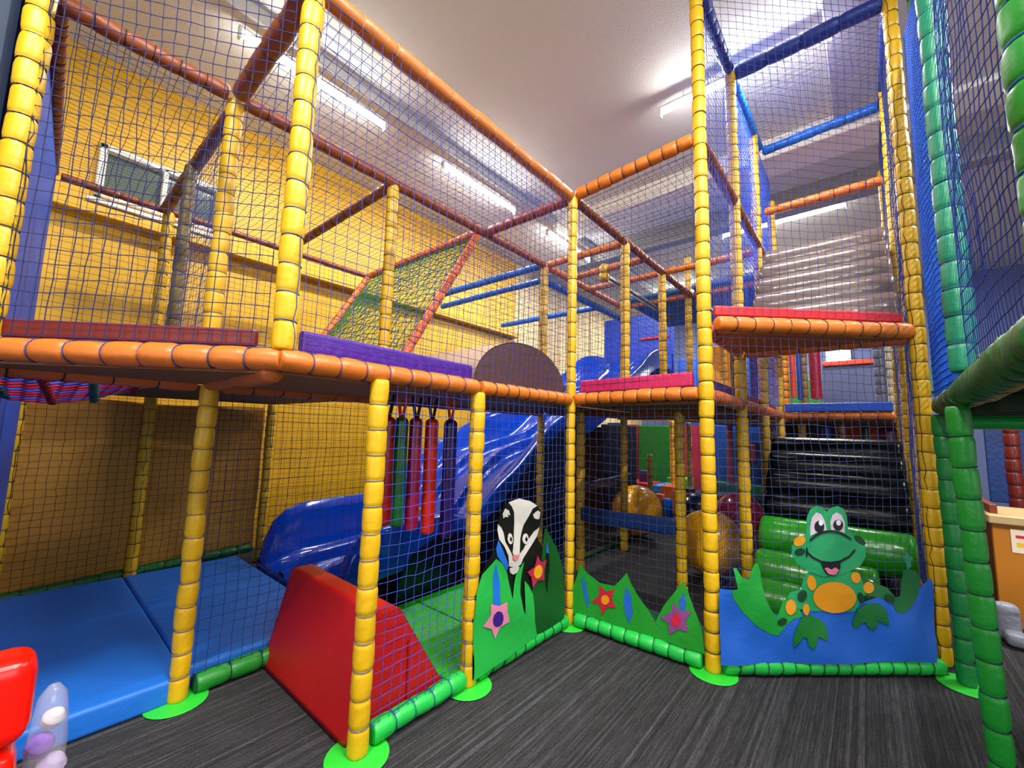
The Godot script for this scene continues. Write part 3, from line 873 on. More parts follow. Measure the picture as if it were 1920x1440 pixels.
	# rope hammock under the deck corner
	var hm := thing("rope_hammock", "sagging hammock of red and blue twisted ropes under the left deck corner", "hammock", W(.1, 2.7, 1.3))
	for k in 9:
		var v := 2.42 + .065 * k
		var path := PackedVector3Array()
		var path2 := PackedVector3Array()
		for i in 41:
			var t := i / 40.0
			var c := W(lerpf(-.3, .41, t), v + .012 * sin(i * .9), 1.385 - (.035 + .009 * k) * sin(PI * t))
			var a := i * 1.15
			path.append(c + Vector3(0, sin(a), cos(a)) * .0055)
			path2.append(c + Vector3(0, sin(a + PI), cos(a + PI)) * .0055)
		var col: Color = [Color(.72, .06, .16), Color(.22, .35, .8), Color(.68, .1, .28)][k % 3]
		var m := MB.new()
		m.tube(path, PackedFloat32Array([.0062]), 6)
		m.tube(path2, PackedFloat32Array([.0062]), 6)
		wpart("rope", m.commit(), plain(col, .85), hm)
	for k in 5:
		var path := PackedVector3Array()
		var t := .12 + .19 * k
		for i in 33:
			var s := i / 32.0
			path.append(W(lerpf(-.32, .41, t) + .05 * s, lerpf(2.42, 2.94, s), 1.388 - (.035 + .072 * s) * sin(PI * t) + .012 * sin(i * 2.4)))
		var m := MB.new()
		m.tube(path, PackedFloat32Array([.009]), 6)
		for i in 9:
			m.soft(W(lerpf(-.32, .41, t) + .05 * i / 8.0, 2.42 + .065 * i, 1.385 - (.035 + .009 * i) * sin(PI * t)), Vector3(.035, .035, .035), .016)
		wpart("cross_rope", m.commit(), plain([Color(.55, .06, .12), Color(.1, .35, .3)][k % 2], .85), hm)

# ============================================================ the bay with the red block
func capsule(r: float, h0: float, h1: float, u: float, v: float) -> ArrayMesh:
	var b := MB.new()
	var p := []
	for k in 6:
		var a := PI * .5 * k / 5.0
		p.append(Vector2(r * sin(a) * (1.0 if k < 5 else 1.0), h0 + r * .55 * (1.0 - cos(a))))
	for k in range(1, 6):
		p.append(Vector2(r * (1.0 + .02 * sin(k * 2.0)), lerpf(h0 + r * .6, h1 - r * .8, k / 6.0)))
	for k in 6:
		var a := PI * .5 * (1.0 - k / 5.0)
		p.append(Vector2(r * sin(a), h1 - r * .75 * (1.0 - cos(a))))
	b.lathe(p, 18, W(u, v, 0))
	return b.commit()

func left_bay() -> void:
	# blue landing mats
	var bc := Color(.08, .4, .78)
	for q in [[-1.0, .585, 2.31, "large blue landing mat at the lower left beside the carpet"], [.59, 1.29, 2.38, "blue landing mat at the foot of the slide behind the red block"]]:
		var m := MB.new()
		var u0: float = q[0]
		var u1: float = q[1]
		var v0: float = q[2]
		m.soft(W((u0 + u1) * .5, (v0 + 4.05) * .5, .053), Vector3(u1 - u0, .105, 4.05 - v0), .02, Vector3.RIGHT, Vector3.UP, Vector3.BACK, .004)
		one("floor_mat", m.commit(), vinyl(bc, .5, .35), q[3], "mat", "")
	for q in [[1.41, 1.85, "ribbed green mat just right of the red block"], [1.86, 2.3, "ribbed green mat behind the badger panel"]]:
		var m := MB.new()
		var n := 40
		var pts := PackedVector3Array()
		for e in 2:
			for k in n * 2 + 1:
				var v := lerpf(1.54, 2.4, k / (n * 2.0))
				pts.append(W(q[1] if e == 0 else q[0], v, .034 if k % 2 == 0 else .04))
		m.grid(pts, n * 2 + 1, false)
		m.box(W((q[0] + q[1]) * .5, 1.97, .017), Vector3(q[1] - q[0], .033, .86), .003)
		one("ribbed_mat", m.commit(), vinyl(Color(.1, .62, .14), .5), q[2], "mat", "")
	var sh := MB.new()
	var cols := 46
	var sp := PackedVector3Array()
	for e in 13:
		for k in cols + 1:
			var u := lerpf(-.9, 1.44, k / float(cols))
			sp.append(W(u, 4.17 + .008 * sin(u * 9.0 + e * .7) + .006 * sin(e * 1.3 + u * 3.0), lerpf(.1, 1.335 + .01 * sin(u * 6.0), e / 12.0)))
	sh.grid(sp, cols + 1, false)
	one("added_shade_sheet", sh.commit(), vinyl(Color(.7, .5, .15), .7, .8), "dull brown sheet added behind the net to darken the wall by the blue mat", "sheet")  # brown sheet added to darken the wall under the deck
	# red foam block: a ridge with one face upright
	var o := thing("foam_block", "big red foam wedge block between the nearest post and the hanging tubes", "foam block", W(1.15, 1.9, .0))
	var tp := [[.9, .0], [1.395, .0], [1.385, .03], [1.125, .435], [1.105, .45], [1.03, .45], [1.005, .435], [.905, .03]]
	var ol := PackedVector3Array()
	for p in tp:
		ol.append(W(p[0], 1.535, p[1] + .04 * 0))
	var b := MB.new()
	var rows := PackedVector3Array()
	var vs := [1.535, 1.545, 1.94, 2.335, 2.345]
	for v in vs:
		for k in tp.size():
			var p = tp[k]
			var s: float = .985 if v == vs[0] or v == vs[4] else 1.0
			rows.append(W(1.14 + (p[0] - 1.14) * s, v, .2 + (p[1] - .2) * s))
	b.grid(rows, tp.size())
	wpart("cover", b.commit(), vinyl(Color(.68, .035, .035), .5, .3), o)
	b = MB.new()
	var face := PackedVector3Array()
	for p in tp:
		face.append(W(1.14 + (p[0] - 1.14) * .985, 1.536, .2 + (p[1] - .2) * .985))
	b.prism(face, W(0, .004, 0))
	wpart("end_panel", b.commit(), vinyl(Color(.7, .04, .06), .5, .3), o)
	b = MB.new()
	b.tube(PackedVector3Array([W(1.17, 1.533, .02), W(1.172, 1.531, .12), W(1.168, 1.532, .3)]), PackedFloat32Array([.004]), 5)
	wpart("seam_flap", b.commit(), vinyl(Color(.6, .03, .05), .5), o)
	# hanging tubes
	var bags := [[1.232, .70, Color(.5, .03, .07), "maroon hanging tube, leftmost beside the nearest post", .04, NAVY],
		[1.315, .685, Color(.04, .34, .13), "green hanging tube in the row under the purple board", .037, Color(.75, .18, .1)],
		[1.41, .65, Color(.55, .06, .25), "crimson purple hanging tube in the middle of the row", .036, NAVY],
		[1.52, .615, Color(.85, .15, .06), "orange red hanging tube, second from the right in the row", .038, NAVY],
		[1.66, .57, Color(.16, .07, .38), "dark violet hanging tube beside the post left of the slide", .04, Color(.85, .25, .15)]]
	for q in bags:
		var u: float = q[0]
		var v := 1.88
		var t := thing("hanging_tube", q[3], "punch bag", W(u, v, q[1]), "padded tubes hanging under the deck")
		wpart("tube", capsule(q[4], q[1], 1.255, u, v), vinyl(q[2], .3, .3), t)
		b = MB.new()
		for s in [-1.0, 1.0]:
			b.box(W(u + s * .018, v, 1.309), Vector3(.02, .126, .004), .001, Vector3(cos(s * .18), sin(-s * .18), 0), Vector3(sin(s * .18), cos(s * .18), 0))
		wpart("strap", b.commit(), plain(q[5], .8), t)

# ============================================================ the wavy slide
func slide() -> void:
	var st := [[1.335, .12, .10], [1.36, .25, .11], [1.42, .40, .125], [1.5, .475, .14], [1.62, .52, .15], [1.9, .535, .165], [2.2, .545, .19], [2.4, .6, .26], [2.6, .74, .4], [2.8, .88, .58],
		[3.05, 1.01, .76], [3.3, 1.13, .9], [3.55, 1.26, 1.0], [3.8, 1.37, 1.07], [4.05, 1.44, 1.12], [4.3, 1.5, 1.2], [4.6, 1.62, 1.36], [4.9, 1.76, 1.55], [5.2, 1.9, 1.72], [5.5, 2.04, 1.83], [5.8, 2.2, 1.93], [6.1, 2.4, 2.08], [6.4, 2.52, 2.24], [6.8, 2.58, 2.33], [7.1, 2.58, 2.34]]
	var fine := []
	for i in st.size() - 1:
		var a = st[maxi(i - 1, 0)]
		var b0 = st[i]
		var c = st[i + 1]
		var d = st[mini(i + 2, st.size() - 1)]
		for k in 4:
			var f := k / 4.0
			var r := []
			for e in 3:
				r.append(lerpf(b0[e], c[e], f) if i < 4 else cubic_interpolate(b0[e], c[e], a[e], d[e], f))
			r[2] += .045 * sin((r[0] - 2.5) * 3.3) * clampf((r[0] - 2.4) * 2.0, 0, 1)
			var dip := smoothstep(2.15, 2.55, r[0]) * (1.0 - smoothstep(2.9, 3.6, r[0]))
			r.append(r[1] - .15 * dip)
			fine.append(r)
	st = fine
	var o := thing("wave_slide", "big glossy blue wavy slide coming down from the far right to the blue mat", "slide", W(1.4, 3.08, .0))
	var b := MB.new()
	var prof := [[3.735, -9.0], [3.735, -.02], [3.725, .012], [3.7, .02], [3.675, .01], [3.64, -.08], [3.61, -.5], [3.585, 0.05], [3.54, .005], [3.5, 0.0], [3.35, 0.0], [3.335, .004], [3.32, .03], [3.31, .085], [3.295, .1], [3.25, .1], [3.235, .085], [3.225, .03], [3.21, .004], [3.19, 0.0], [3.09, 0.0], [2.98, 0.0], [2.965, .004], [2.95, .03], [2.94, .085], [2.925, .1], [2.88, .1], [2.865, .085], [2.855, .03], [2.84, .004], [2.82, 0.0], [2.7, 0.0], [2.63, .005], [2.585, .05], [2.565, -.5], [2.55, -.05], [2.542, .008], [2.53, .015], [2.46, .012], [2.445, -.02], [2.445, -9.0]]
	var pts := PackedVector3Array()
	for s in st:
		for k in prof.size():
			var q = prof[k]
			var h: float
			var rim: float = s[1] if k < 16 else s[3]
			if q[1] == -9.0:
				h = maxf(rim - .3, .06)
				h = minf(h, rim - .03)
			elif q[1] == -.5:
				h = lerpf(s[2], rim, .5)
			elif k < 6 or k > prof.size() - 7:
				h = rim + q[1]
				if q[1] < -.05:
					h = lerpf(s[2], rim, .8)
			else:
				h = s[2] + q[1] * clampf((s[0] - 1.3) * 4.0, .35, 1.0)
			pts.append(W(s[0], q[0], h))
	b.grid(pts, prof.size(), false)
	var sm := plain(Color(.01, .24, .72), .13)
	sm.clearcoat_enabled = true
	sm.clearcoat = .5
	sm.clearcoat_roughness = .05
	wpart("trough", b.commit(), sm, o)
	b = MB.new()
	b.box(W(1.335, 3.09, .085), Vector3(.03, .05, 1.26), .012)
	wpart("exit_lip", b.commit(), plain(Color(.03, .16, .5), .2), o)
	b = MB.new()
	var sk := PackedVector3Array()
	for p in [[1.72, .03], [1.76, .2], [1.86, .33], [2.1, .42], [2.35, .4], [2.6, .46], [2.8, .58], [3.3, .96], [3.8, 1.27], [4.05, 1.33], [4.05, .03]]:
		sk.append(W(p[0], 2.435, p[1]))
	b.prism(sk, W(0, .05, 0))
	one("slide_skirt", b.commit(), plain(Color(.012, .03, .14), .3), "panel closing the side under the blue slide, shade painted in its dark navy", "panel")  # dark navy carries the shade below the slide rim
	# top deck and blue surround of the slide
	var w := MB.new()
	w.box(W(7.12, 3.08, 2.78), Vector3(.06, 1.1, 1.3), .01)
	one("blue_panel", w.commit(), vinyl(Color(.05, .25, .75)), "blue padded panel standing at the head of the slide", "panel")
	one("red_bar", uvh_box(7.05, 7.1, 2.5, 3.0, 2.86, 2.9), vinyl(Color(.75, .08, .2)), "short red padded bar at the head of the slide", "bar")

# ============================================================ roller stairs and balls
func roller(u: float, h: float, r: float, v0: float, v1: float, c: Color, label: String, group: String, cat := "roller") -> void:
	var b := MB.new()
	var p := [Vector2(0, 0), Vector2(r * .8, 0.0), Vector2(r * .95, .012), Vector2(r, .03)]
	var n := 10
	for k in range(1, n):
		p.append(Vector2(r * (1.0 + .008 * sin(k * 2.3 + u * 9.0)), lerpf(.03, v1 - v0 - .03, float(k) / n)))
	p.append_array([Vector2(r, v1 - v0 - .03), Vector2(r * .95, v1 - v0 - .012), Vector2(r * .8, v1 - v0), Vector2(0, v1 - v0)])
	b.lathe(p, 28, W(u, v0, h), W(0, 1, 0))
	var rm := vinyl(c, .2 if c.g > .1 else .24, .22 if c.g > .1 else .12)
	if c.g < .1:
		rm.metallic_specular = .25
	one("stair_roller", b.commit(), rm, label, cat, group)

func ball(u: float, v: float, r: float, c: Color, label: String) -> void:
	var o := thing("play_ball", label, "ball", W(u, v, .04), "big bumper balls")
	var b := MB.new()
	var p := []
	for k in 25:
		var a := PI * k / 24.0
		p.append(Vector2(r * sin(a), -r * cos(a)))
	b.lathe(p, 40, W(u, v, r + .045), Vector3(.35, .8, .3).normalized())
	wpart("shell", b.commit(), plain(c, .18), o)
	var ax := Vector3(.35, .8, .3).normalized()
	b = MB.new()
	b.lathe([Vector2(.028, 0), Vector2(.026, .006), Vector2(.012, .008), Vector2(0, .008)], 14, W(u, v, r + .045) + ax * (r - .002), ax)
	wpart("valve", b.commit(), plain(c.darkened(.3), .4), o)

func stairs_and_balls() -> void:
	var gg := "green stair rollers"
	var gc := Color(.12, .43, .06)
	roller(2.97, .235, .125, .2, .58, gc, "lowest green stair roller, partly behind the frog's raised foot", gg)
	roller(3.17, .36, .125, -.02, .58, gc, "green stair roller behind the frog's cheeks, second from the floor", gg)
	roller(3.37, .535, .13, -.19, .58, Color(.11, .46, .06), "top green stair roller directly under the black ones", gg)
	var bg := "black stair rollers"
	var nc := Color(.004, .014, .016)
	roller(3.56, .70, .115, -.19, .58, nc, "lowest black stair roller just above the green ones", bg)
	roller(3.67, .85, .11, -.19, .58, nc, "second black stair roller from the green ones", bg)
	roller(3.80, .98, .11, -.19, .58, nc, "third black stair roller from the green ones", bg)
	roller(3.95, 1.09, .11, -.19, .58, nc, "topmost black stair roller below the blue board", bg)
	var b := MB.new()
	b.prism(PackedVector3Array([W(3.32, .57, .03), W(4.1, .57, .03), W(4.1, .57, .94), W(3.32, .57, .2)]), W(0, -.74, 0))
	one("foam_ramp", b.commit(), vinyl(Color(.02, .03, .05)), "dark foam base under the green and black stair rollers", "foam block")
	b = MB.new()
	b.prism(PackedVector3Array([W(2.6, .57, .02), W(3.25, -.13, .02), W(3.3, -.15, .02), W(3.3, .57, .02)]), Vector3.UP * .14)
	one("foam_step", b.commit(), vinyl(Color(.09, .36, .06), .3), "three-cornered green foam step behind the frog panel", "foam block")
	one("orange_kerb", uvh_box(2.52, 2.57, .47, .59, .02, .2, .01), vinyl(ORANGE), "small orange kerb pad peeping out behind the frog's knee", "pad")
	var sg := "grey stair rollers"
	for k in 5:
		var names := ["lowest grey stair roller just behind the red board", "second grey stair roller above the red board", "third grey stair roller above the red board, creased and shiny", "fourth grey stair roller above the red board, next to the top", "topmost grey stair roller"]
		roller(3.31 + .163 * k, 1.955 + .168 * k, .128, -.19, .58, Color(.4, .34, .32), names[k], sg)
	b = MB.new()
	b.prism(PackedVector3Array([W(3.3, .57, 1.8), W(3.42, .57, 1.8), W(4.1, .57, 2.45), W(4.04, .57, 2.5)]), W(0, -.74, 0))
	one("foam_ramp", b.commit(), vinyl(Color(.42, .2, .16)), "brown foam base under the upper stair rollers", "foam block")
	ball(3.86, 1.05, .262, Color(.98, .7, .05), "big glossy yellow ball right beside the tallest post")
	ball(4.68, 2.05, .28, Color(.98, .68, .06), "farther yellow ball behind the blue bar and the thin post")
	ball(5.45, 1.16, .255, Color(.55, .02, .04), "dark red ball behind the big yellow ball")
	ball(5.5, 1.68, .22, Color(.05, .07, .22), "navy ball behind the tallest post")
	# floor of the ball bay
	one("floor_mat", uvh_box(2.43, 2.86, .7, 1.43, .003, .03), vinyl(Color(.03, .3, .17)), "dark green mat strip behind the flower panel", "mat")
	one("floor_mat", uvh_box(2.88, 4.9, .7, 2.05, .003, .025), vinyl(Color(.01, .016, .014), .75), "black mat under the yellow balls", "mat")
	one("floor_strip", uvh_box(3.3, 4.9, 2.07, 2.13, .003, .04), vinyl(Color(.04, .3, .15)), "thin green floor strip running away under the deck beside the slide", "mat")
	board("bumper_bar", W(3.2, 1.9, .5), W(3.2, 1.1, .52), .04, .12, Color(.05, .17, .42), "blue padded bar in front of the farther yellow ball", "blue bumper bars", 0.0, .018, "bar")
	board("bumper_bar", W(3.3, 2.25, .62), W(5.0, 2.25, .66), .04, .1, Color(.04, .1, .3), "dark blue padded bar running back beside the slide under the deck", "blue bumper bars", 0.0, .018, "bar")

# ============================================================ appliqué panels
class Sheet:
	var V := PackedVector2Array()
	var T := PackedInt32Array()
	func _init(text: String, scale_about := 0.0):
		for s in text.split(" ", false):
			var p := s.split(",")
			V.append(Vector2(float(p[0]), float(p[1])))
		T = Geometry2D.triangulate_polygon(V)
	func split() -> void:
		var mid := {}
		var t2 := PackedInt32Array()
		for i in range(0, T.size(), 3):
			var m := []
			for e in 3:
				var a := T[i + e]
				var b := T[i + (e + 1) % 3]
				var key := Vector2i(mini(a, b), maxi(a, b))
				if not mid.has(key):
					mid[key] = V.size()
					V.append((V[a] + V[b]) * .5)
				m.append(mid[key])
			t2.append_array(PackedInt32Array([T[i], m[0], m[2], m[0], T[i + 1], m[1], m[2], m[1], T[i + 2], m[0], m[1], m[2]]))
		T = t2
	func mesh(place: Callable, layer: float, splits: int) -> ArrayMesh:
		for k in splits:
			split()
		var b := MB.new()
		var n := V.size()
		var ccw: bool = T.size() >= 3 and (V[T[1]] - V[T[0]]).cross(V[T[2]] - V[T[0]]) > 0
		for side in 2:
			for p in V:
				b.V.append(place.call(p.x, p.y, layer - .0012 * side))
			for i in range(0, T.size(), 3):
				if side == 0:
					b.tri(T[i], T[i + (2 if ccw else 1)], T[i + (1 if ccw else 2)])
				else:
					b.tri(n + T[i], n + T[i + (1 if ccw else 2)], n + T[i + (2 if ccw else 1)])
		return b.commit()

func applique(o: Node3D, called: String, text: String, place: Callable, layer: float, c: Color, splits := 2, rough := .5) -> void:
	wpart(called, Sheet.new(text).mesh(place, layer * .0022, splits), vinyl(c, rough, .35), o)

func banners() -> void:
	var lime := Color(.12, .68, .2)
	var dark := Color(.05, .36, .1)
	var black := Color(.02, .018, .022)
	var white := Color(.8, .78, .76)
	# ---- badger, on the net between the second post and the inner corner
	var place := func(s: float, h: float, d: float) -> Vector3:
		var wv := .006 * sin(s * 19.0 + h * 4.0) * clampf(h * 5.0, .2, 1.0) + .004 * sin(h * 23.0 + s * 8.0)
		return W(s, 1.448 - wv - d, h)
	var o := thing("badger_panel", "green vinyl panel with a badger peeping over grass and two flowers", "wall panel", W(1.9, 1.44, .05))
	for q in BADGER:
		applique(o, q[0], q[1], place, q[2], q[3], q[4])
	place = func(s: float, h: float, d: float) -> Vector3:
		var wv := .005 * sin(s * 17.0 + h * 9.0) + .002 * sin(s * 33.0)
		return W(2.352 + .035 * (1.47 - s) - wv - d, s, h)
	o = thing("flower_panel", "green vinyl panel of grass tips with a red flower and a mauve flower", "wall panel", W(2.34, 1.08, .05))
	for q in FLOWERS:
		applique(o, q[0], q[1], place, q[2], q[3], q[4])
	place = func(s: float, h: float, d: float) -> Vector3:
		var wv := .01 * sin(s * 11.0 + h * 14.0) * clampf(1.2 - h * 1.6, .25, 1.0) + .002 * sin(s * 31.0 - h * 17.0)
		var p := W(2.36 + .6737 * s, .62 - .739 * s, h)
		return p + W(-.739, -.6737, 0) * (wv + d)
	o = thing("frog_panel", "blue pond panel with a grinning green frog sitting in it", "wall panel", W(2.75, .15, .05))
	for q in FROG:
		applique(o, q[0], q[1], place, q[2], q[3], q[4])

const BADGER := [
	["backing", "1.475,0.046 1.467,0.313 1.480,0.426 1.517,0.503 1.588,0.605 1.619,0.651 1.614,0.715 1.625,0.755 1.660,0.803 1.696,0.823 1.784,0.834 1.868,0.813 1.935,0.780 1.970,0.746 1.977,0.699 1.967,0.655 1.951,0.612 1.975,0.562 2.008,0.533 2.032,0.591 2.042,0.644 2.104,0.579 2.168,0.499 2.223,0.364 2.252,0.226 2.242,0.082 2.118,0.072 1.915,0.070", 0, Color(0.018, 0.016, 0.02), 3],
	["dark_grass", "1.918,0.309 1.948,0.382 1.989,0.482 2.042,0.644 2.104,0.579 2.168,0.499 2.223,0.364 2.252,0.226 2.242,0.082 2.118,0.072 1.969,0.070 1.938,0.166", 1, Color(0.03, 0.32, 0.1), 3],
	["body", "1.701,0.477 1.827,0.497 1.845,0.574 1.951,0.605 2.008,0.533 1.989,0.482 1.948,0.382 1.912,0.307 1.895,0.333 1.852,0.393 1.855,0.301 1.856,0.216 1.836,0.252 1.815,0.336 1.820,0.413 1.779,0.453 1.740,0.330 1.713,0.410", 1.5, Color(0.018, 0.016, 0.02), 2],
	["blue_back", "1.619,0.648 1.710,0.505 1.699,0.478 1.667,0.514 1.611,0.572 1.601,0.608", 1.6, Color(0.1, 0.4, 0.8), 2],
	["face", "1.618,0.726 1.638,0.721 1.665,0.678 1.676,0.629 1.721,0.573 1.741,0.545 1.796,0.534 1.815,0.567 1.855,0.597 1.896,0.634 1.950,0.657 1.972,0.654 1.951,0.612 1.877,0.555 1.832,0.515 1.818,0.487 1.788,0.475 1.758,0.485 1.715,0.498 1.703,0.553 1.668,0.607 1.625,0.650 1.613,0.698", 2, Color(0.8, 0.78, 0.76), 2],
	["stripe", "1.696,0.823 1.784,0.834 1.868,0.813 1.935,0.780 1.891,0.769 1.866,0.734 1.831,0.688 1.808,0.618 1.800,0.545 1.766,0.528 1.736,0.564 1.753,0.627 1.757,0.712 1.747,0.768 1.726,0.798", 2.5, Color(0.8, 0.78, 0.76), 2],
	["eye_band", "1.696,0.823 1.726,0.798 1.747,0.768 1.757,0.712 1.753,0.627 1.736,0.558 1.716,0.580 1.696,0.614 1.675,0.659 1.646,0.705 1.618,0.726 1.625,0.755 1.660,0.803", 3, Color(0.018, 0.016, 0.02), 2],
	["eye_band", "1.935,0.780 1.970,0.746 1.977,0.699 1.967,0.658 1.917,0.643 1.865,0.601 1.830,0.564 1.800,0.545 1.808,0.618 1.831,0.688 1.866,0.734 1.891,0.769", 3, Color(0.018, 0.016, 0.02), 2],
	["ear", "1.669,0.796 1.703,0.780 1.716,0.754 1.694,0.763 1.700,0.747 1.671,0.754 1.658,0.747 1.650,0.772", 4, Color(0.8, 0.78, 0.76), 2],
	["ear", "1.941,0.753 1.964,0.740 1.959,0.708 1.948,0.703 1.926,0.709 1.909,0.715 1.894,0.736 1.919,0.749", 4, Color(0.8, 0.78, 0.76), 2],
	["eye", "1.717,0.665 1.734,0.653 1.743,0.629 1.736,0.612 1.720,0.608 1.703,0.618 1.693,0.638 1.701,0.659", 4, Color(0.8, 0.78, 0.76), 2],
	["eye", "1.848,0.642 1.864,0.633 1.872,0.609 1.863,0.589 1.847,0.586 1.830,0.595 1.821,0.615 1.830,0.637", 4, Color(0.8, 0.78, 0.76), 2],
	["pupil", "1.721,0.648 1.733,0.631 1.724,0.620 1.712,0.635", 5, Color(0.018, 0.016, 0.02), 2],
	["pupil", "1.852,0.626 1.863,0.608 1.852,0.597 1.840,0.612", 5, Color(0.018, 0.016, 0.02), 2],
	["nose", "1.736,0.549 1.795,0.539 1.788,0.521 1.765,0.516 1.742,0.528", 4, Color(0.85, 0.45, 0.5), 2],
	["chin", "1.715,0.489 1.758,0.488 1.803,0.475 1.789,0.451 1.752,0.448 1.721,0.467", 4, Color(0.8, 0.78, 0.76), 2],
	["light_grass", "1.475,0.046 1.467,0.313 1.480,0.426 1.517,0.503 1.598,0.563 1.644,0.531 1.692,0.473 1.719,0.397 1.740,0.330 1.774,0.442 1.833,0.496 1.820,0.413 1.813,0.337 1.836,0.252 1.856,0.216 1.852,0.393 1.884,0.361 1.918,0.309 1.938,0.166 1.969,0.070 1.915,0.070", 5, Color(0.12, 0.66, 0.26), 3],
	["dark_slit", "2.052,0.498 2.068,0.492 2.075,0.398 2.059,0.277 2.039,0.347 2.035,0.492", 3, Color(0.018, 0.016, 0.02), 2],
	["sky_slit", "2.054,0.566 2.073,0.494 2.040,0.501", 3, Color(0.1, 0.4, 0.8), 2],
	["blue_blade", "1.598,0.541 1.614,0.497 1.633,0.442 1.635,0.328 1.589,0.350 1.585,0.476", 6, Color(0.1, 0.4, 0.8), 2],
	["pink_flower", "1.569,0.358 1.622,0.335 1.684,0.338 1.686,0.291 1.710,0.235 1.644,0.227 1.614,0.182 1.588,0.235 1.532,0.263 1.572,0.302", 7, Color(0.85, 0.5, 0.62), 2],
	["purple_centre", "1.658,0.260 1.652,0.243 1.637,0.235 1.619,0.237 1.602,0.248 1.591,0.266 1.588,0.286 1.594,0.302 1.608,0.311 1.626,0.310 1.644,0.299 1.655,0.280", 8, Color(0.22, 0.08, 0.5), 2],
	["magenta_flower", "1.935,0.511 1.967,0.467 2.024,0.469 1.997,0.419 2.013,0.363 1.953,0.375 1.914,0.344 1.898,0.401 1.862,0.437 1.913,0.454", 7, Color(0.72, 0.1, 0.3), 2],
	["yellow_centre", "1.983,0.412 1.976,0.395 1.961,0.386 1.942,0.386 1.925,0.396 1.913,0.413 1.910,0.432 1.917,0.448 1.932,0.458 1.951,0.458 1.969,0.448 1.981,0.431", 8, Color(0.92, 0.65, 0.04), 2],
]
const FLOWERS := [
	["skirt", "1.471,0.071 1.465,0.199 1.427,0.289 1.397,0.381 1.352,0.338 1.271,0.295 1.174,0.304 1.140,0.342 1.100,0.393 1.075,0.344 1.027,0.284 0.976,0.227 0.937,0.169 0.892,0.265 0.834,0.349 0.785,0.421 0.764,0.380 0.726,0.285 0.696,0.217 0.684,0.088 0.810,0.089 1.013,0.085 1.278,0.081", 0, Color(0.1, 0.54, 0.14), 4],
	["blue_blade", "1.374,0.323 1.351,0.229 1.340,0.170 1.354,0.129 1.369,0.193 1.385,0.267", 1, Color(0.12, 0.36, 0.75), 2],
	["blue_blade", "1.101,0.317 1.069,0.273 1.063,0.188 1.082,0.120 1.108,0.175 1.117,0.245", 1, Color(0.12, 0.36, 0.75), 2],
	["blue_blade", "0.783,0.362 0.771,0.325 0.774,0.271 0.801,0.277 0.806,0.316", 1, Color(0.12, 0.36, 0.75), 2],
	["red_flower", "1.274,0.283 1.227,0.257 1.172,0.288 1.192,0.228 1.160,0.188 1.217,0.175 1.253,0.117 1.269,0.171 1.326,0.175 1.275,0.222", 2, Color(0.72, 0.08, 0.2), 2],
	["yellow_centre", "1.205,0.219 1.207,0.206 1.215,0.195 1.226,0.187 1.239,0.183 1.250,0.185 1.258,0.193 1.260,0.204 1.258,0.216 1.250,0.228 1.239,0.236 1.226,0.239 1.215,0.237 1.207,0.230", 3, Color(0.9, 0.55, 0.05), 2],
	["purple_flower", "0.833,0.302 0.798,0.268 0.743,0.282 0.773,0.226 0.758,0.177 0.812,0.174 0.859,0.127 0.862,0.183 0.908,0.204 0.853,0.242", 2, Color(0.5, 0.24, 0.5), 2],
	["red_centre", "0.797,0.222 0.800,0.209 0.807,0.197 0.817,0.188 0.828,0.184 0.838,0.187 0.845,0.195 0.847,0.207 0.844,0.221 0.837,0.233 0.827,0.242 0.816,0.245 0.806,0.243 0.799,0.234", 3, Color(0.78, 0.08, 0.2), 2],
]
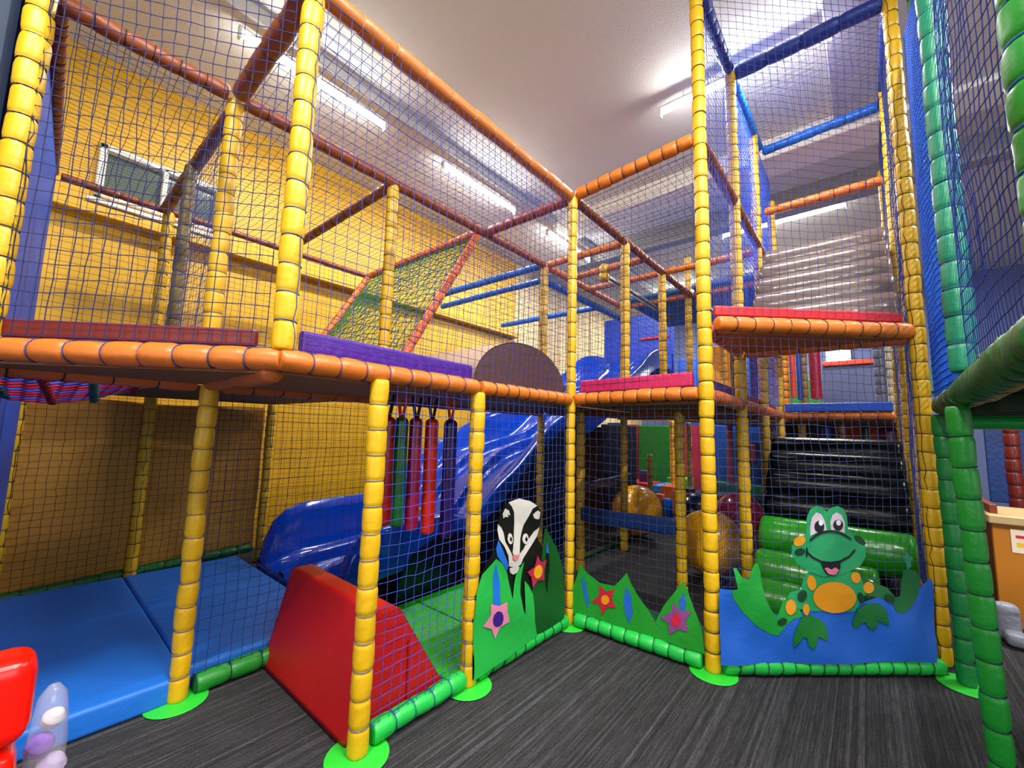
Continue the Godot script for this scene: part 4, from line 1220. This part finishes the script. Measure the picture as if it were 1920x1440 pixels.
const FROG := [
	["pond", "0.014,0.071 0.022,0.429 0.112,0.424 0.188,0.346 0.290,0.311 0.447,0.325 0.733,0.364 0.848,0.402 0.939,0.366 1.080,0.454 1.131,0.498 1.145,0.461 1.151,0.350 1.121,0.090 0.701,0.081", 0, Color(0.1, 0.36, 0.76), 4],
	["leg", "0.093,0.528 0.106,0.534 0.122,0.510 0.137,0.485 0.173,0.477 0.188,0.517 0.209,0.554 0.225,0.555 0.237,0.517 0.238,0.468 0.248,0.401 0.278,0.335 0.309,0.299 0.345,0.372 0.372,0.394 0.398,0.379 0.423,0.361 0.440,0.300 0.394,0.294 0.353,0.263 0.312,0.209 0.273,0.215 0.210,0.250 0.141,0.315 0.091,0.381 0.080,0.424 0.113,0.430", 1, Color(0.08, 0.58, 0.2), 3],
	["leg", "0.744,0.524 0.814,0.476 0.898,0.446 0.941,0.397 0.969,0.404 0.992,0.528 1.013,0.541 1.059,0.529 1.077,0.504 1.063,0.411 1.025,0.355 0.975,0.321 0.936,0.330 0.925,0.363 0.848,0.402 0.769,0.407 0.738,0.438", 1, Color(0.05, 0.38, 0.18), 3],
	["toe", "1.010,0.630 1.028,0.597 1.034,0.553 1.013,0.536 1.004,0.572 1.000,0.609", 1.5, Color(0.15, 0.5, 0.42), 2],
	["torso", "0.470,0.508 0.497,0.521 0.697,0.524 0.744,0.524 0.784,0.432 0.739,0.364 0.717,0.327 0.500,0.325 0.409,0.342 0.372,0.394 0.386,0.415 0.447,0.434 0.459,0.483", 2, Color(0.1, 0.58, 0.34), 3],
	["foot", "0.440,0.306 0.486,0.310 0.543,0.283 0.566,0.247 0.561,0.190 0.532,0.202 0.513,0.211 0.502,0.181 0.484,0.151 0.462,0.166 0.454,0.204 0.435,0.210 0.407,0.174 0.387,0.159 0.384,0.204 0.404,0.252", 3, Color(0.05, 0.44, 0.14), 2],
	["foot", "0.731,0.340 0.780,0.371 0.839,0.371 0.874,0.341 0.888,0.268 0.859,0.274 0.830,0.292 0.821,0.256 0.800,0.239 0.781,0.255 0.767,0.279 0.746,0.267 0.725,0.243 0.706,0.255 0.711,0.291", 3, Color(0.05, 0.4, 0.17), 2],
	["head", "0.481,0.708 0.479,0.739 0.486,0.784 0.507,0.829 0.542,0.850 0.576,0.844 0.598,0.821 0.623,0.841 0.654,0.852 0.684,0.839 0.701,0.801 0.704,0.743 0.723,0.718 0.742,0.700 0.781,0.681 0.789,0.650 0.790,0.600 0.759,0.556 0.718,0.536 0.656,0.511 0.556,0.500 0.484,0.521 0.420,0.563 0.396,0.606 0.398,0.644 0.426,0.682", 4, Color(0.1, 0.58, 0.36), 3],
	["belly", "0.721,0.389 0.712,0.366 0.693,0.345 0.666,0.330 0.635,0.322 0.601,0.320 0.568,0.326 0.540,0.339 0.518,0.358 0.506,0.380 0.505,0.404 0.513,0.427 0.532,0.447 0.558,0.463 0.590,0.471 0.624,0.473 0.657,0.467 0.686,0.454 0.707,0.435 0.719,0.413", 4, Color(0.85, 0.56, 0.06), 2],
	["eye", "0.540,0.817 0.567,0.808 0.584,0.773 0.591,0.729 0.555,0.722 0.500,0.699 0.502,0.746 0.515,0.791", 5, Color(0.8, 0.74, 0.8), 2],
	["eye", "0.648,0.819 0.671,0.806 0.686,0.769 0.684,0.715 0.643,0.730 0.613,0.730 0.613,0.774 0.627,0.806", 5, Color(0.8, 0.74, 0.8), 2],
	["pupil", "0.578,0.746 0.575,0.733 0.567,0.722 0.556,0.716 0.544,0.716 0.533,0.722 0.526,0.732 0.524,0.745 0.528,0.759 0.536,0.769 0.547,0.775 0.559,0.776 0.569,0.770 0.576,0.759", 6, Color(0.02, 0.02, 0.06), 2],
	["pupil", "0.676,0.756 0.672,0.743 0.665,0.734 0.654,0.728 0.643,0.728 0.633,0.733 0.626,0.743 0.624,0.755 0.628,0.767 0.635,0.777 0.646,0.782 0.657,0.783 0.667,0.777 0.674,0.768", 6, Color(0.02, 0.02, 0.06), 2],
	["glint", "0.571,0.765 0.570,0.759 0.566,0.754 0.561,0.751 0.556,0.751 0.551,0.754 0.548,0.759 0.547,0.765 0.548,0.771 0.552,0.776 0.557,0.779 0.563,0.779 0.567,0.776 0.570,0.771", 7, Color(0.85, 0.85, 0.9), 2],
	["glint", "0.663,0.768 0.661,0.762 0.658,0.757 0.653,0.754 0.647,0.754 0.642,0.757 0.639,0.762 0.639,0.768 0.640,0.774 0.644,0.779 0.649,0.781 0.654,0.782 0.659,0.779 0.662,0.774", 7, Color(0.85, 0.85, 0.9), 2],
	["brow", "0.489,0.678 0.528,0.709 0.569,0.723 0.609,0.730 0.649,0.723 0.689,0.708 0.718,0.687 0.714,0.682 0.682,0.701 0.645,0.715 0.609,0.720 0.568,0.713 0.531,0.700 0.496,0.675", 7, Color(0.02, 0.02, 0.06), 2],
	["smile", "0.472,0.637 0.480,0.641 0.482,0.620 0.508,0.596 0.547,0.579 0.593,0.574 0.647,0.579 0.702,0.605 0.734,0.637 0.737,0.630 0.705,0.596 0.650,0.569 0.593,0.564 0.543,0.570 0.504,0.587 0.480,0.610 0.476,0.594 0.470,0.595", 6, Color(0.02, 0.02, 0.06), 2],
	["mouth", "0.540,0.574 0.593,0.566 0.648,0.573 0.648,0.548 0.633,0.520 0.603,0.504 0.576,0.510 0.558,0.531", 6, Color(0.02, 0.02, 0.06), 2],
	["tongue", "0.558,0.542 0.575,0.547 0.596,0.536 0.618,0.547 0.636,0.535 0.623,0.516 0.601,0.509 0.577,0.516", 7, Color(0.85, 0.45, 0.58), 2],
	["yellow_spot", "0.469,0.689 0.471,0.676 0.464,0.663 0.451,0.652 0.434,0.647 0.419,0.648 0.409,0.657 0.408,0.669 0.414,0.682 0.427,0.693 0.444,0.699 0.459,0.697", 5, Color(0.85, 0.56, 0.06), 2],
	["yellow_spot", "0.520,0.470 0.520,0.451 0.514,0.436 0.504,0.428 0.492,0.431 0.482,0.443 0.475,0.461 0.475,0.480 0.481,0.495 0.491,0.503 0.503,0.500 0.514,0.488", 3.5, Color(0.85, 0.56, 0.06), 2],
	["yellow_spot", "0.752,0.503 0.752,0.489 0.745,0.477 0.733,0.470 0.720,0.470 0.708,0.478 0.702,0.490 0.703,0.504 0.710,0.516 0.721,0.522 0.734,0.522 0.746,0.515", 3.5, Color(0.85, 0.56, 0.06), 2],
	["yellow_spot", "0.818,0.434 0.806,0.424 0.791,0.419 0.776,0.423 0.766,0.433 0.763,0.447 0.768,0.461 0.780,0.472 0.795,0.476 0.810,0.472 0.820,0.462 0.823,0.448", 3.5, Color(0.85, 0.56, 0.06), 2],
	["yellow_spot", "0.408,0.344 0.400,0.327 0.387,0.315 0.373,0.312 0.360,0.319 0.354,0.334 0.354,0.352 0.362,0.370 0.375,0.381 0.390,0.384 0.402,0.377 0.409,0.362", 3.5, Color(0.85, 0.56, 0.06), 2],
	["yellow_spot", "0.481,0.337 0.478,0.323 0.470,0.313 0.461,0.309 0.452,0.313 0.446,0.323 0.444,0.337 0.447,0.351 0.455,0.361 0.464,0.365 0.473,0.361 0.479,0.351", 3.5, Color(0.85, 0.56, 0.06), 2],
	["dark_spot", "0.469,0.623 0.466,0.614 0.456,0.605 0.442,0.600 0.427,0.600 0.416,0.605 0.411,0.613 0.413,0.623 0.423,0.632 0.437,0.637 0.452,0.637 0.463,0.632", 5, Color(0.02, 0.22, 0.11), 2],
	["dark_spot", "0.790,0.660 0.781,0.657 0.767,0.661 0.753,0.669 0.742,0.681 0.737,0.693 0.739,0.702 0.748,0.705 0.761,0.702 0.776,0.693 0.787,0.681 0.792,0.669", 5, Color(0.02, 0.22, 0.11), 2],
	["dark_spot", "0.468,0.391 0.458,0.379 0.444,0.372 0.432,0.373 0.424,0.381 0.421,0.394 0.426,0.409 0.436,0.421 0.449,0.428 0.462,0.427 0.470,0.419 0.472,0.405", 3.5, Color(0.02, 0.22, 0.11), 2],
	["dark_spot", "0.765,0.402 0.766,0.388 0.762,0.377 0.754,0.371 0.745,0.372 0.737,0.381 0.731,0.394 0.731,0.408 0.735,0.419 0.742,0.425 0.752,0.424 0.760,0.415", 3.5, Color(0.02, 0.22, 0.11), 2],
	["dark_spot", "0.926,0.386 0.917,0.378 0.905,0.376 0.891,0.379 0.880,0.386 0.875,0.397 0.877,0.407 0.885,0.415 0.898,0.417 0.912,0.415 0.923,0.407 0.928,0.396", 3.5, Color(0.02, 0.22, 0.11), 2],
	["dark_spot", "0.354,0.292 0.355,0.284 0.349,0.274 0.339,0.267 0.326,0.262 0.315,0.263 0.308,0.268 0.307,0.276 0.313,0.285 0.323,0.293 0.336,0.298 0.347,0.297", 3.5, Color(0.02, 0.22, 0.11), 2],
]


# ============================================================ the green frame on the right
func green_structure() -> void:
	var gp := Color(.07, .52, .16)
	var sc := Color(.03, .12, .2)
	var gg := "green padded posts"
	pole("padded_post", W(3.15, -.322, .008), W(3.14, -.308, 1.34), .037, Color(.06, .48, .22), "green padded post standing against the right end of the frog panel", gg, sc, Vector3(1, 0, 1), true, 16, .115)
	pole("padded_post", W(2.285, -.3, .008), W(2.235, -.264, 1.33), .034, gp, "green padded post nearest the camera at the right edge", gg, sc, Vector3(1, 0, 1), true, 18, .115)
	pole("padded_post", W(2.28, -.297, 1.46), W(2.28, -.297, 3.4), .042, Color(.05, .48, .36), "teal looking post behind the blue net at the right", gg, CORD_BLUE, Vector3(-1, 0, 1), false, 16, .105)
	cord_r = .003
	pole("padded_post", W(1.05, -.262, 1.42), W(1.05, -.262, 2.5), .044, Color(.06, .5, .12), "thick green post at the right edge wound with blue cord", gg, Color(.16, .4, .72), Vector3(-1, 0, 1), false, 20, .075)
	cord_r = .0021
	pole("padded_post", W(1.05, -.262, .008), W(1.05, -.262, 1.34), .044, gp, "green padded lower post at the extreme right edge under the green deck", gg, sc, Vector3(1, 0, 1), true, 16, .115)
	pole("padded_post", W(3.17, -.36, 1.46), W(3.17, -.36, 3.9), .04, Color(.05, .4, .12), "dark green upper post behind the yellow post at the right end of the tower", gg, CORD_BLUE)
	var bg := "green padded deck beams"
	pole("padded_beam", W(2.3, -.305, 1.385), W(1.1, -.262, 1.385), .055, Color(.05, .34, .1), "fat green deck beam coming towards the right edge", bg, Color(0, 0, 0, 0), Vector3(-.4, 1, 0), false, 18, .09, "beam")
	pole("padded_beam", W(3.13, -.325, 1.385), W(2.42, -.305, 1.385), .052, Color(.09, .3, .12), "green deck beam between the two green posts", bg, Color(.45, .5, .4), Vector3(0, 1, 0), false, 16, .12, "beam")
	pole("padded_beam", W(3.15, -.4, 1.3), W(3.15, -1.75, 1.3), .036, Color(.1, .66, .3), "thin green beam seen under the green deck at the far side", bg, Color(0, 0, 0, 0), Vector3.UP, false, 12, .3, "beam")
	slab("dark green deck board overhead at the right edge", [[.95, -.22], [3.2, -.36], [3.2, -1.8], [.95, -1.8]], 1.4, .03, Color(.03, .2, .1))
	for k in 4:
		one("deck_joist", uvh_box(1.25 + .45 * k, 1.29 + .45 * k, -1.75, -.35, 1.31, 1.368), paint(Color(.03, .17, .09)), ["joist under the green deck nearest the right edge", "second joist under the green deck from the right edge", "third joist under the green deck from the right edge", "joist under the green deck nearest the tower"][k], "joist", "joists under the green deck")
	net(W(3.2, -.3, 1.43), W(2.42, -.305, 1.43), W(2.42, -.305, 3.4), W(3.2, -.3, 3.6), Color(.03, .33, .8), "blue netting between the tower and the teal post, seen edge-on", .02, true, .034, .0032)
	net(W(2.3, -.305, 1.46), W(1.1, -.252, 1.46), W(1.1, -.252, 2.6), W(2.3, -.305, 3.4), Color(.08, .17, .52), "blue diamond netting between the teal post and the thick green post", .03, true, .046, .0014)
	var path := PackedVector3Array()
	var path2 := PackedVector3Array()
	for i in 90:
		var t := i / 89.0
		var c := W(lerpf(3.05, 1.12, t), lerpf(-.34, -.29, t), 1.475 + .01 * sin(t * 40.0))
		path.append(c + Vector3(0, sin(i * 1.1), cos(i * 1.1)) * .007)
		path2.append(c - Vector3(0, sin(i * 1.1), cos(i * 1.1)) * .007)
	var b := MB.new()
	b.tube(path, PackedFloat32Array([.009]), 6)
	b.tube(path2, PackedFloat32Array([.009]), 6)
	one("edge_rope", b.commit(), plain(Color(.33, .36, .12), .95), "fuzzy olive edge rope along the foot of the blue netting over the green beam", "rope")
	# things seen under the green deck
	var dk := thing("counter_desk", "mustard counter desk with a beige top beyond the green posts", "desk", W(4.9, -1.2, 0))
	wpart("front", uvh_box(4.32, 4.36, -2.4, -.62, .005, .66), paint(Color(.72, .44, .05), .5), dk)
	wpart("side_panel", uvh_box(4.36, 5.6, -.66, -.62, .005, .78), paint(Color(.45, .17, .06), .5), dk)
	wpart("top", uvh_box(4.28, 4.9, -2.45, -.6, .66, .72, .008), paint(Color(.72, .6, .42), .5), dk)
	var im := Image.create(64, 32, false, Image.FORMAT_RGB8)
	im.fill(Color(.93, .86, .78))
	im.fill_rect(Rect2i(4, 8, 40, 4), Color(.85, .12, .25))
	im.fill_rect(Rect2i(10, 18, 44, 9), Color(.9, .3, .5))
	im.fill_rect(Rect2i(4, 18, 16, 6), Color(.95, .75, .2))
	var pm := StandardMaterial3D.new()
	pm.albedo_texture = ImageTexture.create_from_image(im)
	pm.roughness = .3
	var q := QuadMesh.new()
	q.size = Vector2(.34, .15)
	one("poster", q, pm, "small white and pink notice on the front of the mustard desk", "notice", "", Transform3D(Basis(Vector3(0, 0, 1), Vector3.UP, Vector3(-1, 0, 0)), W(4.315, -.87, .56)))
	b = MB.new()
	b.soft(W(3.45, -.40, .2), Vector3(.14, .38, .1), .03)
	one("waste_bin", b.commit(), plain(Color(.02, .02, .025), .5), "black bin standing between the two green posts", "bin")
	b = MB.new()
	b.soft(W(4.02, -.6, .12), Vector3(.1, .22, .12), .045)
	b.soft(W(3.94, -.62, .05), Vector3(.12, .08, .1), .035)
	one("crumpled_bag", b.commit(), vinyl(Color(.55, .56, .62), .4, 1.5), "crumpled grey and white bag at the foot of the mustard desk", "bag")

# ============================================================ close to the camera
func near_things() -> void:
	var x := Vector3(1, 0, 0)
	var c := W(-.064, 1.48, 0)
	var o := thing("toy_machine", "bright red plastic rounded unit at the lower left corner", "toy machine", c)
	var red := plain(Color(.95, .07, .02), .25)
	var b := MB.new()
	b.soft(c + Vector3.UP * .585, Vector3(.3, .187, .12), .04, x, Vector3.UP, Vector3.BACK)
	wpart("upper_housing", b.commit(), red, o)
	b = MB.new()
	b.soft(c + Vector3.UP * .2435 - x * .008, Vector3(.29, .485, .12), .035, x, Vector3.UP, Vector3.BACK)
	wpart("lower_housing", b.commit(), red, o)
	var d := W(.128, 1.62, 0)
	var bag := thing("clear_bag", "clear plastic bag with purple and white soft toys beside the red unit", "bag", d)
	var cl := StandardMaterial3D.new()
	cl.transparency = BaseMaterial3D.TRANSPARENCY_ALPHA
	cl.albedo_color = Color(.9, .9, .95, .18)
	cl.roughness = .08
	cl.cull_mode = BaseMaterial3D.CULL_DISABLED
	b = MB.new()
	b.lathe([Vector2(0, .004), Vector2(.03, .004), Vector2(.036, .03), Vector2(.038, .3), Vector2(.037, .39), Vector2(.033, .45), Vector2(.026, .5), Vector2(.01, .523), Vector2(0, .525)], 20, d)
	wpart("film", b.commit(), cl, bag)
	for q in [[Color(.5, .3, .75), -.012, .385, .026], [Color(.8, .78, .82), .006, .44, .022], [Color(.75, .68, .85), .012, .325, .028], [Color(.35, .18, .5), -.014, .265, .028], [Color(.8, .76, .85), .01, .205, .028], [Color(.45, .3, .65), -.01, .14, .028], [Color(.75, .7, .8), .01, .07, .028]]:
		b = MB.new()
		var p := []
		for k in 13:
			var a := PI * k / 12.0
			p.append(Vector2(q[3] * sin(a) * (1.0 + .12 * sin(k * 2.1)), -q[3] * 1.1 * cos(a)))
		b.lathe(p, 14, d + x * q[1] + Vector3.UP * q[2], Vector3(.3, .8, .4).normalized())
		wpart("soft_toy", b.commit(), paint(q[0], .9), bag)
	# slate coloured padded column just behind the left edge post
	b = MB.new()
	b.box(W(-.245, 2.32, 2.12), Vector3(.2, 4.24, .2), .02)
	struct("trim_6", b.commit(), paint(Color(.16, .21, .3), .8))

# ============================================================ the far hall
func far_hall() -> void:
	# [name, category, group, u, v0, v1, h0, h1, thickness, colour, label]
	var T := [
		["wall_panel", "panel", "", 5.05, 2.5, 2.95, .01, 1.27, .05, Color(.2, .03, .08), "dark maroon panel under the slide right of the inner corner post"],
		["wall_panel", "panel", "", 8.4, 2.9, 3.62, .01, 1.36, .08, Color(.08, .5, .16), "green padded wall panel seen between the inner posts"],
		["wall_panel", "panel", "", 8.35, 3.62, 3.95, .01, 1.38, .08, Color(.6, .07, .1), "red padded wall panel left of the green one"],
		["wall_panel", "panel", "", 8.4, 2.22, 2.7, .01, 1.38, .06, Color(.78, .2, .36), "pink padded wall panel behind thin posts left of the tallest post"],
		["wall_panel", "panel", "", 8.3, 1.72, 2.14, .01, 1.38, .06, Color(.08, .34, .75), "bright blue padded panel right of the tallest post"],
		["wall_panel", "panel", "", 8.5, 1.2, 1.72, .01, 1.38, .06, Color(.06, .25, .58), "deeper blue padded panel behind the shaded post right of the tallest one"],
		["wall_panel", "panel", "", 8.45, 1.5, 1.66, .75, 1.05, .07, Color(.7, .2, .3), "small pink square pad on the blue panels"],
		["play_step", "foam block", "", 7.2, 2.8, 3.3, .03, .36, .5, Color(.7, .06, .1), "red foam step on the far play floor"],
		["play_step", "foam block", "", 7.3, 2.45, 2.8, .03, .34, .6, Color(.12, .5, .8), "light blue foam step on the far play floor"],
		["play_step", "foam block", "", 7.9, 2.45, 2.8, .03, .42, .4, Color(.2, .66, .15), "lime green foam step beyond the light blue one"],
		["play_step", "foam block", "", 6.6, 2.22, 2.42, .03, .42, .4, Color(.88, .4, .14), "orange foam step right of the light blue one"],
		["play_step", "foam block", "", 5.6, 1.98, 2.08, .03, .36, .1, Color(.05, .38, .85), "bright blue foam block beside the farther yellow ball"],
		["play_step", "foam block", "", 5.65, 2.09, 2.2, .03, .4, .1, Color(.85, .38, .15), "small orange foam block beside the farther yellow ball"],
		["play_step", "foam block", "", 5.8, 1.75, 1.97, .03, .5, .1, Color(.02, .03, .12), "navy foam block between the two yellow balls"],
		["play_step", "foam block", "", 7.0, 1.1, 2.1, .03, .33, .5, Color(.02, .04, .14), "long navy foam step behind the red ball"],
		["play_step", "foam block", "", 7.6, 1.2, 2.1, .03, .44, .3, Color(.06, .4, .2), "green foam step below the blue panels"],
		["soft_seat", "seat", "", 7.25, 2.92, 3.09, .36, .55, .2, Color(.25, .14, .4), "small purple soft seat in front of the green panel"],
		["far_beam", "beam", "far orange beams", 7.0, 2.5, 3.4, 1.43, 1.52, .09, Color(.95, .55, .2), "bright orange beam over the far green panel"],
		["far_beam", "beam", "far orange beams", 7.1, 1.1, 2.5, 1.4, 1.46, .09, Color(.5, .25, .3), "dull orange beam with sagging net over the pink panel"],
		["skylight_panel", "panel", "", 6.2, 2.95, 3.2, 1.17, 1.36, .04, Color(.3, .5, .85), "pale blue sloping panel below a far lamp right of the inner corner post"],
		["wall_panel", "panel", "", 10.745, -1.2, 1.9, 2.1, 2.55, .1, Color(.2, .42, .36), "teal wall band behind the far daylight window"],
		["wall_panel", "panel", "", 9.2, .55, 1.6, .01, 2.25, .08, Color(.08, .42, .14), "green upper wall panel behind the hanging red tube"],
		["partition", "partition", "", 8.0, -.34, .47, 1.4, 2.3, .08, Color(.28, .31, .46), "blue grey partition under the lit window"],
		["far_beam", "beam", "far orange beams", 7.95, -.3, .46, 2.3, 2.37, .09, Color(.8, .25, .12), "red orange beam along the top of the blue grey partition"],
		["wall_panel", "panel", "", 6.5, 1.22, 1.66, 1.46, 2.5, .04, Color(.86, .58, .18), "yellow slatted panel behind netting right of the tallest post"],
		["wall_panel", "panel", "", 6.7, .98, 1.18, 1.46, 2.2, .05, Color(.85, .55, .1), "narrow yellow panel right of the purple column"],
		["wall_panel", "panel", "", 6.9, .25, 1.1, .9, 1.37, .05, Color(.18, .03, .1), "dark maroon panel under the blue board"],
		["wall_panel", "panel", "", 7.2, -.3, .25, .9, 1.37, .05, Color(.9, .35, .08), "orange panel under the right end of the blue board"],
		["wall_panel", "panel", "", 6.2, -.78, -.56, .3, 1.4, .05, Color(.03, .35, .85), "vivid blue panel seen between the two green posts"],
		["wall_panel", "panel", "", 7.6, -2.6, -1.1, .5, 1.42, .06, Color(.06, .2, .45), "blue panel beyond the mustard desk"],
		["far_beam", "beam", "far orange beams", 7.5, -2.7, -.6, 1.43, 1.5, .08, Color(.6, .14, .1), "dark red beam over the blue panel beyond the desk"],
		["side_board", "panel", "", 5.0, 2.38, 2.44, .1, 1.3, .9, Color(.03, .06, .2), "navy board beside the slide under the deck"],
		["bright_deck_pad", "pad", "", 6.4, -.2, .42, 1.42, 1.47, .3, Color(.75, .68, .7), "pale pad on the deck beyond the blue board"],
		["wall_panel", "panel", "", 9.6, 1.7, 3.2, .01, 2.9, .1, Color(.05, .25, .6), "blue padded wall at the far end above the deck"],
		["wall_panel", "panel", "", 5.5, -4.75, -4.68, 1.2, 3.1, 7.0, Color(.3, .36, .62), "lilac blue wall panelling beyond the blue diamond netting at the right"],
		["far_deck", "deck", "", 6.9, -.55, 1.75, 1.365, 1.415, 2.7, Color(.4, .26, .14), "far deck beyond the blue board carrying the far posts"],
		["far_beam", "beam", "far orange beams", 6.5, .3, 1.0, 2.5, 2.57, .07, Color(.5, .28, .15), "far beam from which the red and crimson tubes hang"],
		["far_beam", "beam", "far orange beams", 5.9, .9, 1.2, 2.4, 2.47, .07, Color(.5, .28, .15), "far beam from which the purple tube hangs"],
		["roof_sheet", "panel", "", 5.65, 1.5, 2.3, 2.872, 2.91, 1.6, Color(.04, .34, .5), "teal roof sheet over the far bays"],
		["roof_sheet", "panel", "", 5.5, .75, 1.45, 2.872, 2.91, 1.3, Color(.06, .22, .62), "blue roof sheet left of the tower"],
	]
	for q in T:
		var b := MB.new()
		b.soft(W(q[3], (q[4] + q[5]) * .5, (q[6] + q[7]) * .5), Vector3(q[8], q[7] - q[6], q[5] - q[4]), .012)
		one(q[0], b.commit(), vinyl(q[9], .45), q[10], q[1], q[2])
	# far posts: [u, v, h0, h1, r, colour, label]
	var Pq := [
		[7.0, 2.44, .03, 1.42, .045, Color(.95, .7, .15), "bright far yellow post right of the green panel"],
		[7.5, 2.33, .03, 1.4, .04, Color(.8, .75, .65), "pale far post against the pink panel"],
		[7.2, 2.24, .03, 1.4, .04, Color(.5, .42, .15), "dim far post beside the pale one"],
		[7.5, 1.69, .03, 1.4, .045, Color(.7, .22, .1), "far rust post against the blue panels"],
		[5.7, .8, .03, 1.4, .045, Color(.3, .27, .2), "far grey post just left of the black rollers"],
		[6.2, .92, 1.42, 2.5, .05, Color(.5, .45, .3), "far post wound with pale cord left of the hanging red tube"],
		[6.9, .83, 1.42, 2.6, .055, Color(.9, .6, .12), "far yellow post right of the hanging red tube"],
		[6.8, .6, 1.42, 2.5, .045, Color(.5, .4, .2), "far dim post right of the hanging blue tube"],
		[6.6, -.17, 1.42, 2.6, .055, Color(.3, .3, .38), "far grey padded post at the right of the partition"],
		[6.9, -.26, 1.42, 2.6, .05, Color(.6, .56, .5), "far pale post right of the grey padded one"],
		[5.8, .55, .03, 1.36, .04, Color(.85, .65, .15), "far yellow stub post behind the black rollers"],
		[5.6, .2, .03, 1.36, .045, Color(.5, .35, .12), "far dim stub post behind the black rollers"],
		[5.8, -1.0, .03, 1.4, .05, Color(.4, .1, .07), "far dark red post beyond the desk"],
		[5.8, -1.22, .03, 1.4, .05, Color(.45, .28, .08), "far brown post beyond the desk"],
		[5.6, -1.27, .03, 1.4, .055, Color(.08, .45, .36), "far teal post beyond the desk at the right edge"],
		[6.0, 2.42, .03, .9, .04, Color(.5, .38, .1), "far dim post left of the farther yellow ball"],
		[6.2, 1.45, 1.42, 2.5, .045, Color(.9, .65, .2), "far yellow post in front of the yellow slatted panel"],
		[6.1, 1.3, 1.42, 2.5, .04, Color(.4, .33, .3), "far grey post in front of the yellow slatted panel"],
	]
	for q in Pq:
		pole("far_post", W(q[0], q[1], q[2]), W(q[0], q[1], q[3]), q[4], q[5], q[6], "posts of the far play frame", CORD_DARK, Vector3(-1, 0, 0), false, 10, .11)
	# tubes hanging in the far hall
	var H := [
		[6.5, .91, 1.72, 2.5, .036, Color(.7, .03, .08), "red tube hanging in the far bay under the tower deck"],
		[6.5, .69, 1.71, 2.5, .034, Color(.8, .25, .12), "orange tube hanging right of the far yellow post"],
		[6.6, .63, 1.69, 2.5, .03, Color(.12, .25, .65), "blue tube hanging in the far bay"],
		[6.5, .45, 1.68, 2.5, .06, Color(.55, .03, .16), "wide crimson tube hanging left of the partition"],
		[5.9, 1.03, 1.62, 2.4, .045, Color(.25, .08, .32), "purple tube hanging right of the second tall post"],
		[6.6, .38, .95, 1.36, .05, Color(.06, .26, .75), "blue tube hanging under the blue board"],
		[6.6, .2, .95, 1.36, .03, Color(.5, .05, .1), "dark red tube hanging under the blue board"],
		[6.6, .0, .95, 1.36, .035, Color(.04, .28, .2), "short green tube hanging under the blue board"],
		[6.6, -.2, .95, 1.36, .09, Color(.36, .03, .2), "fat plum tube hanging under the right end of the blue board"],
	]
	for q in H:
		one("hanging_tube", capsule(q[4], q[2], q[3], q[0], q[1]), vinyl(q[5], .3), q[6], "punch bag", "tubes hanging in the far bays")
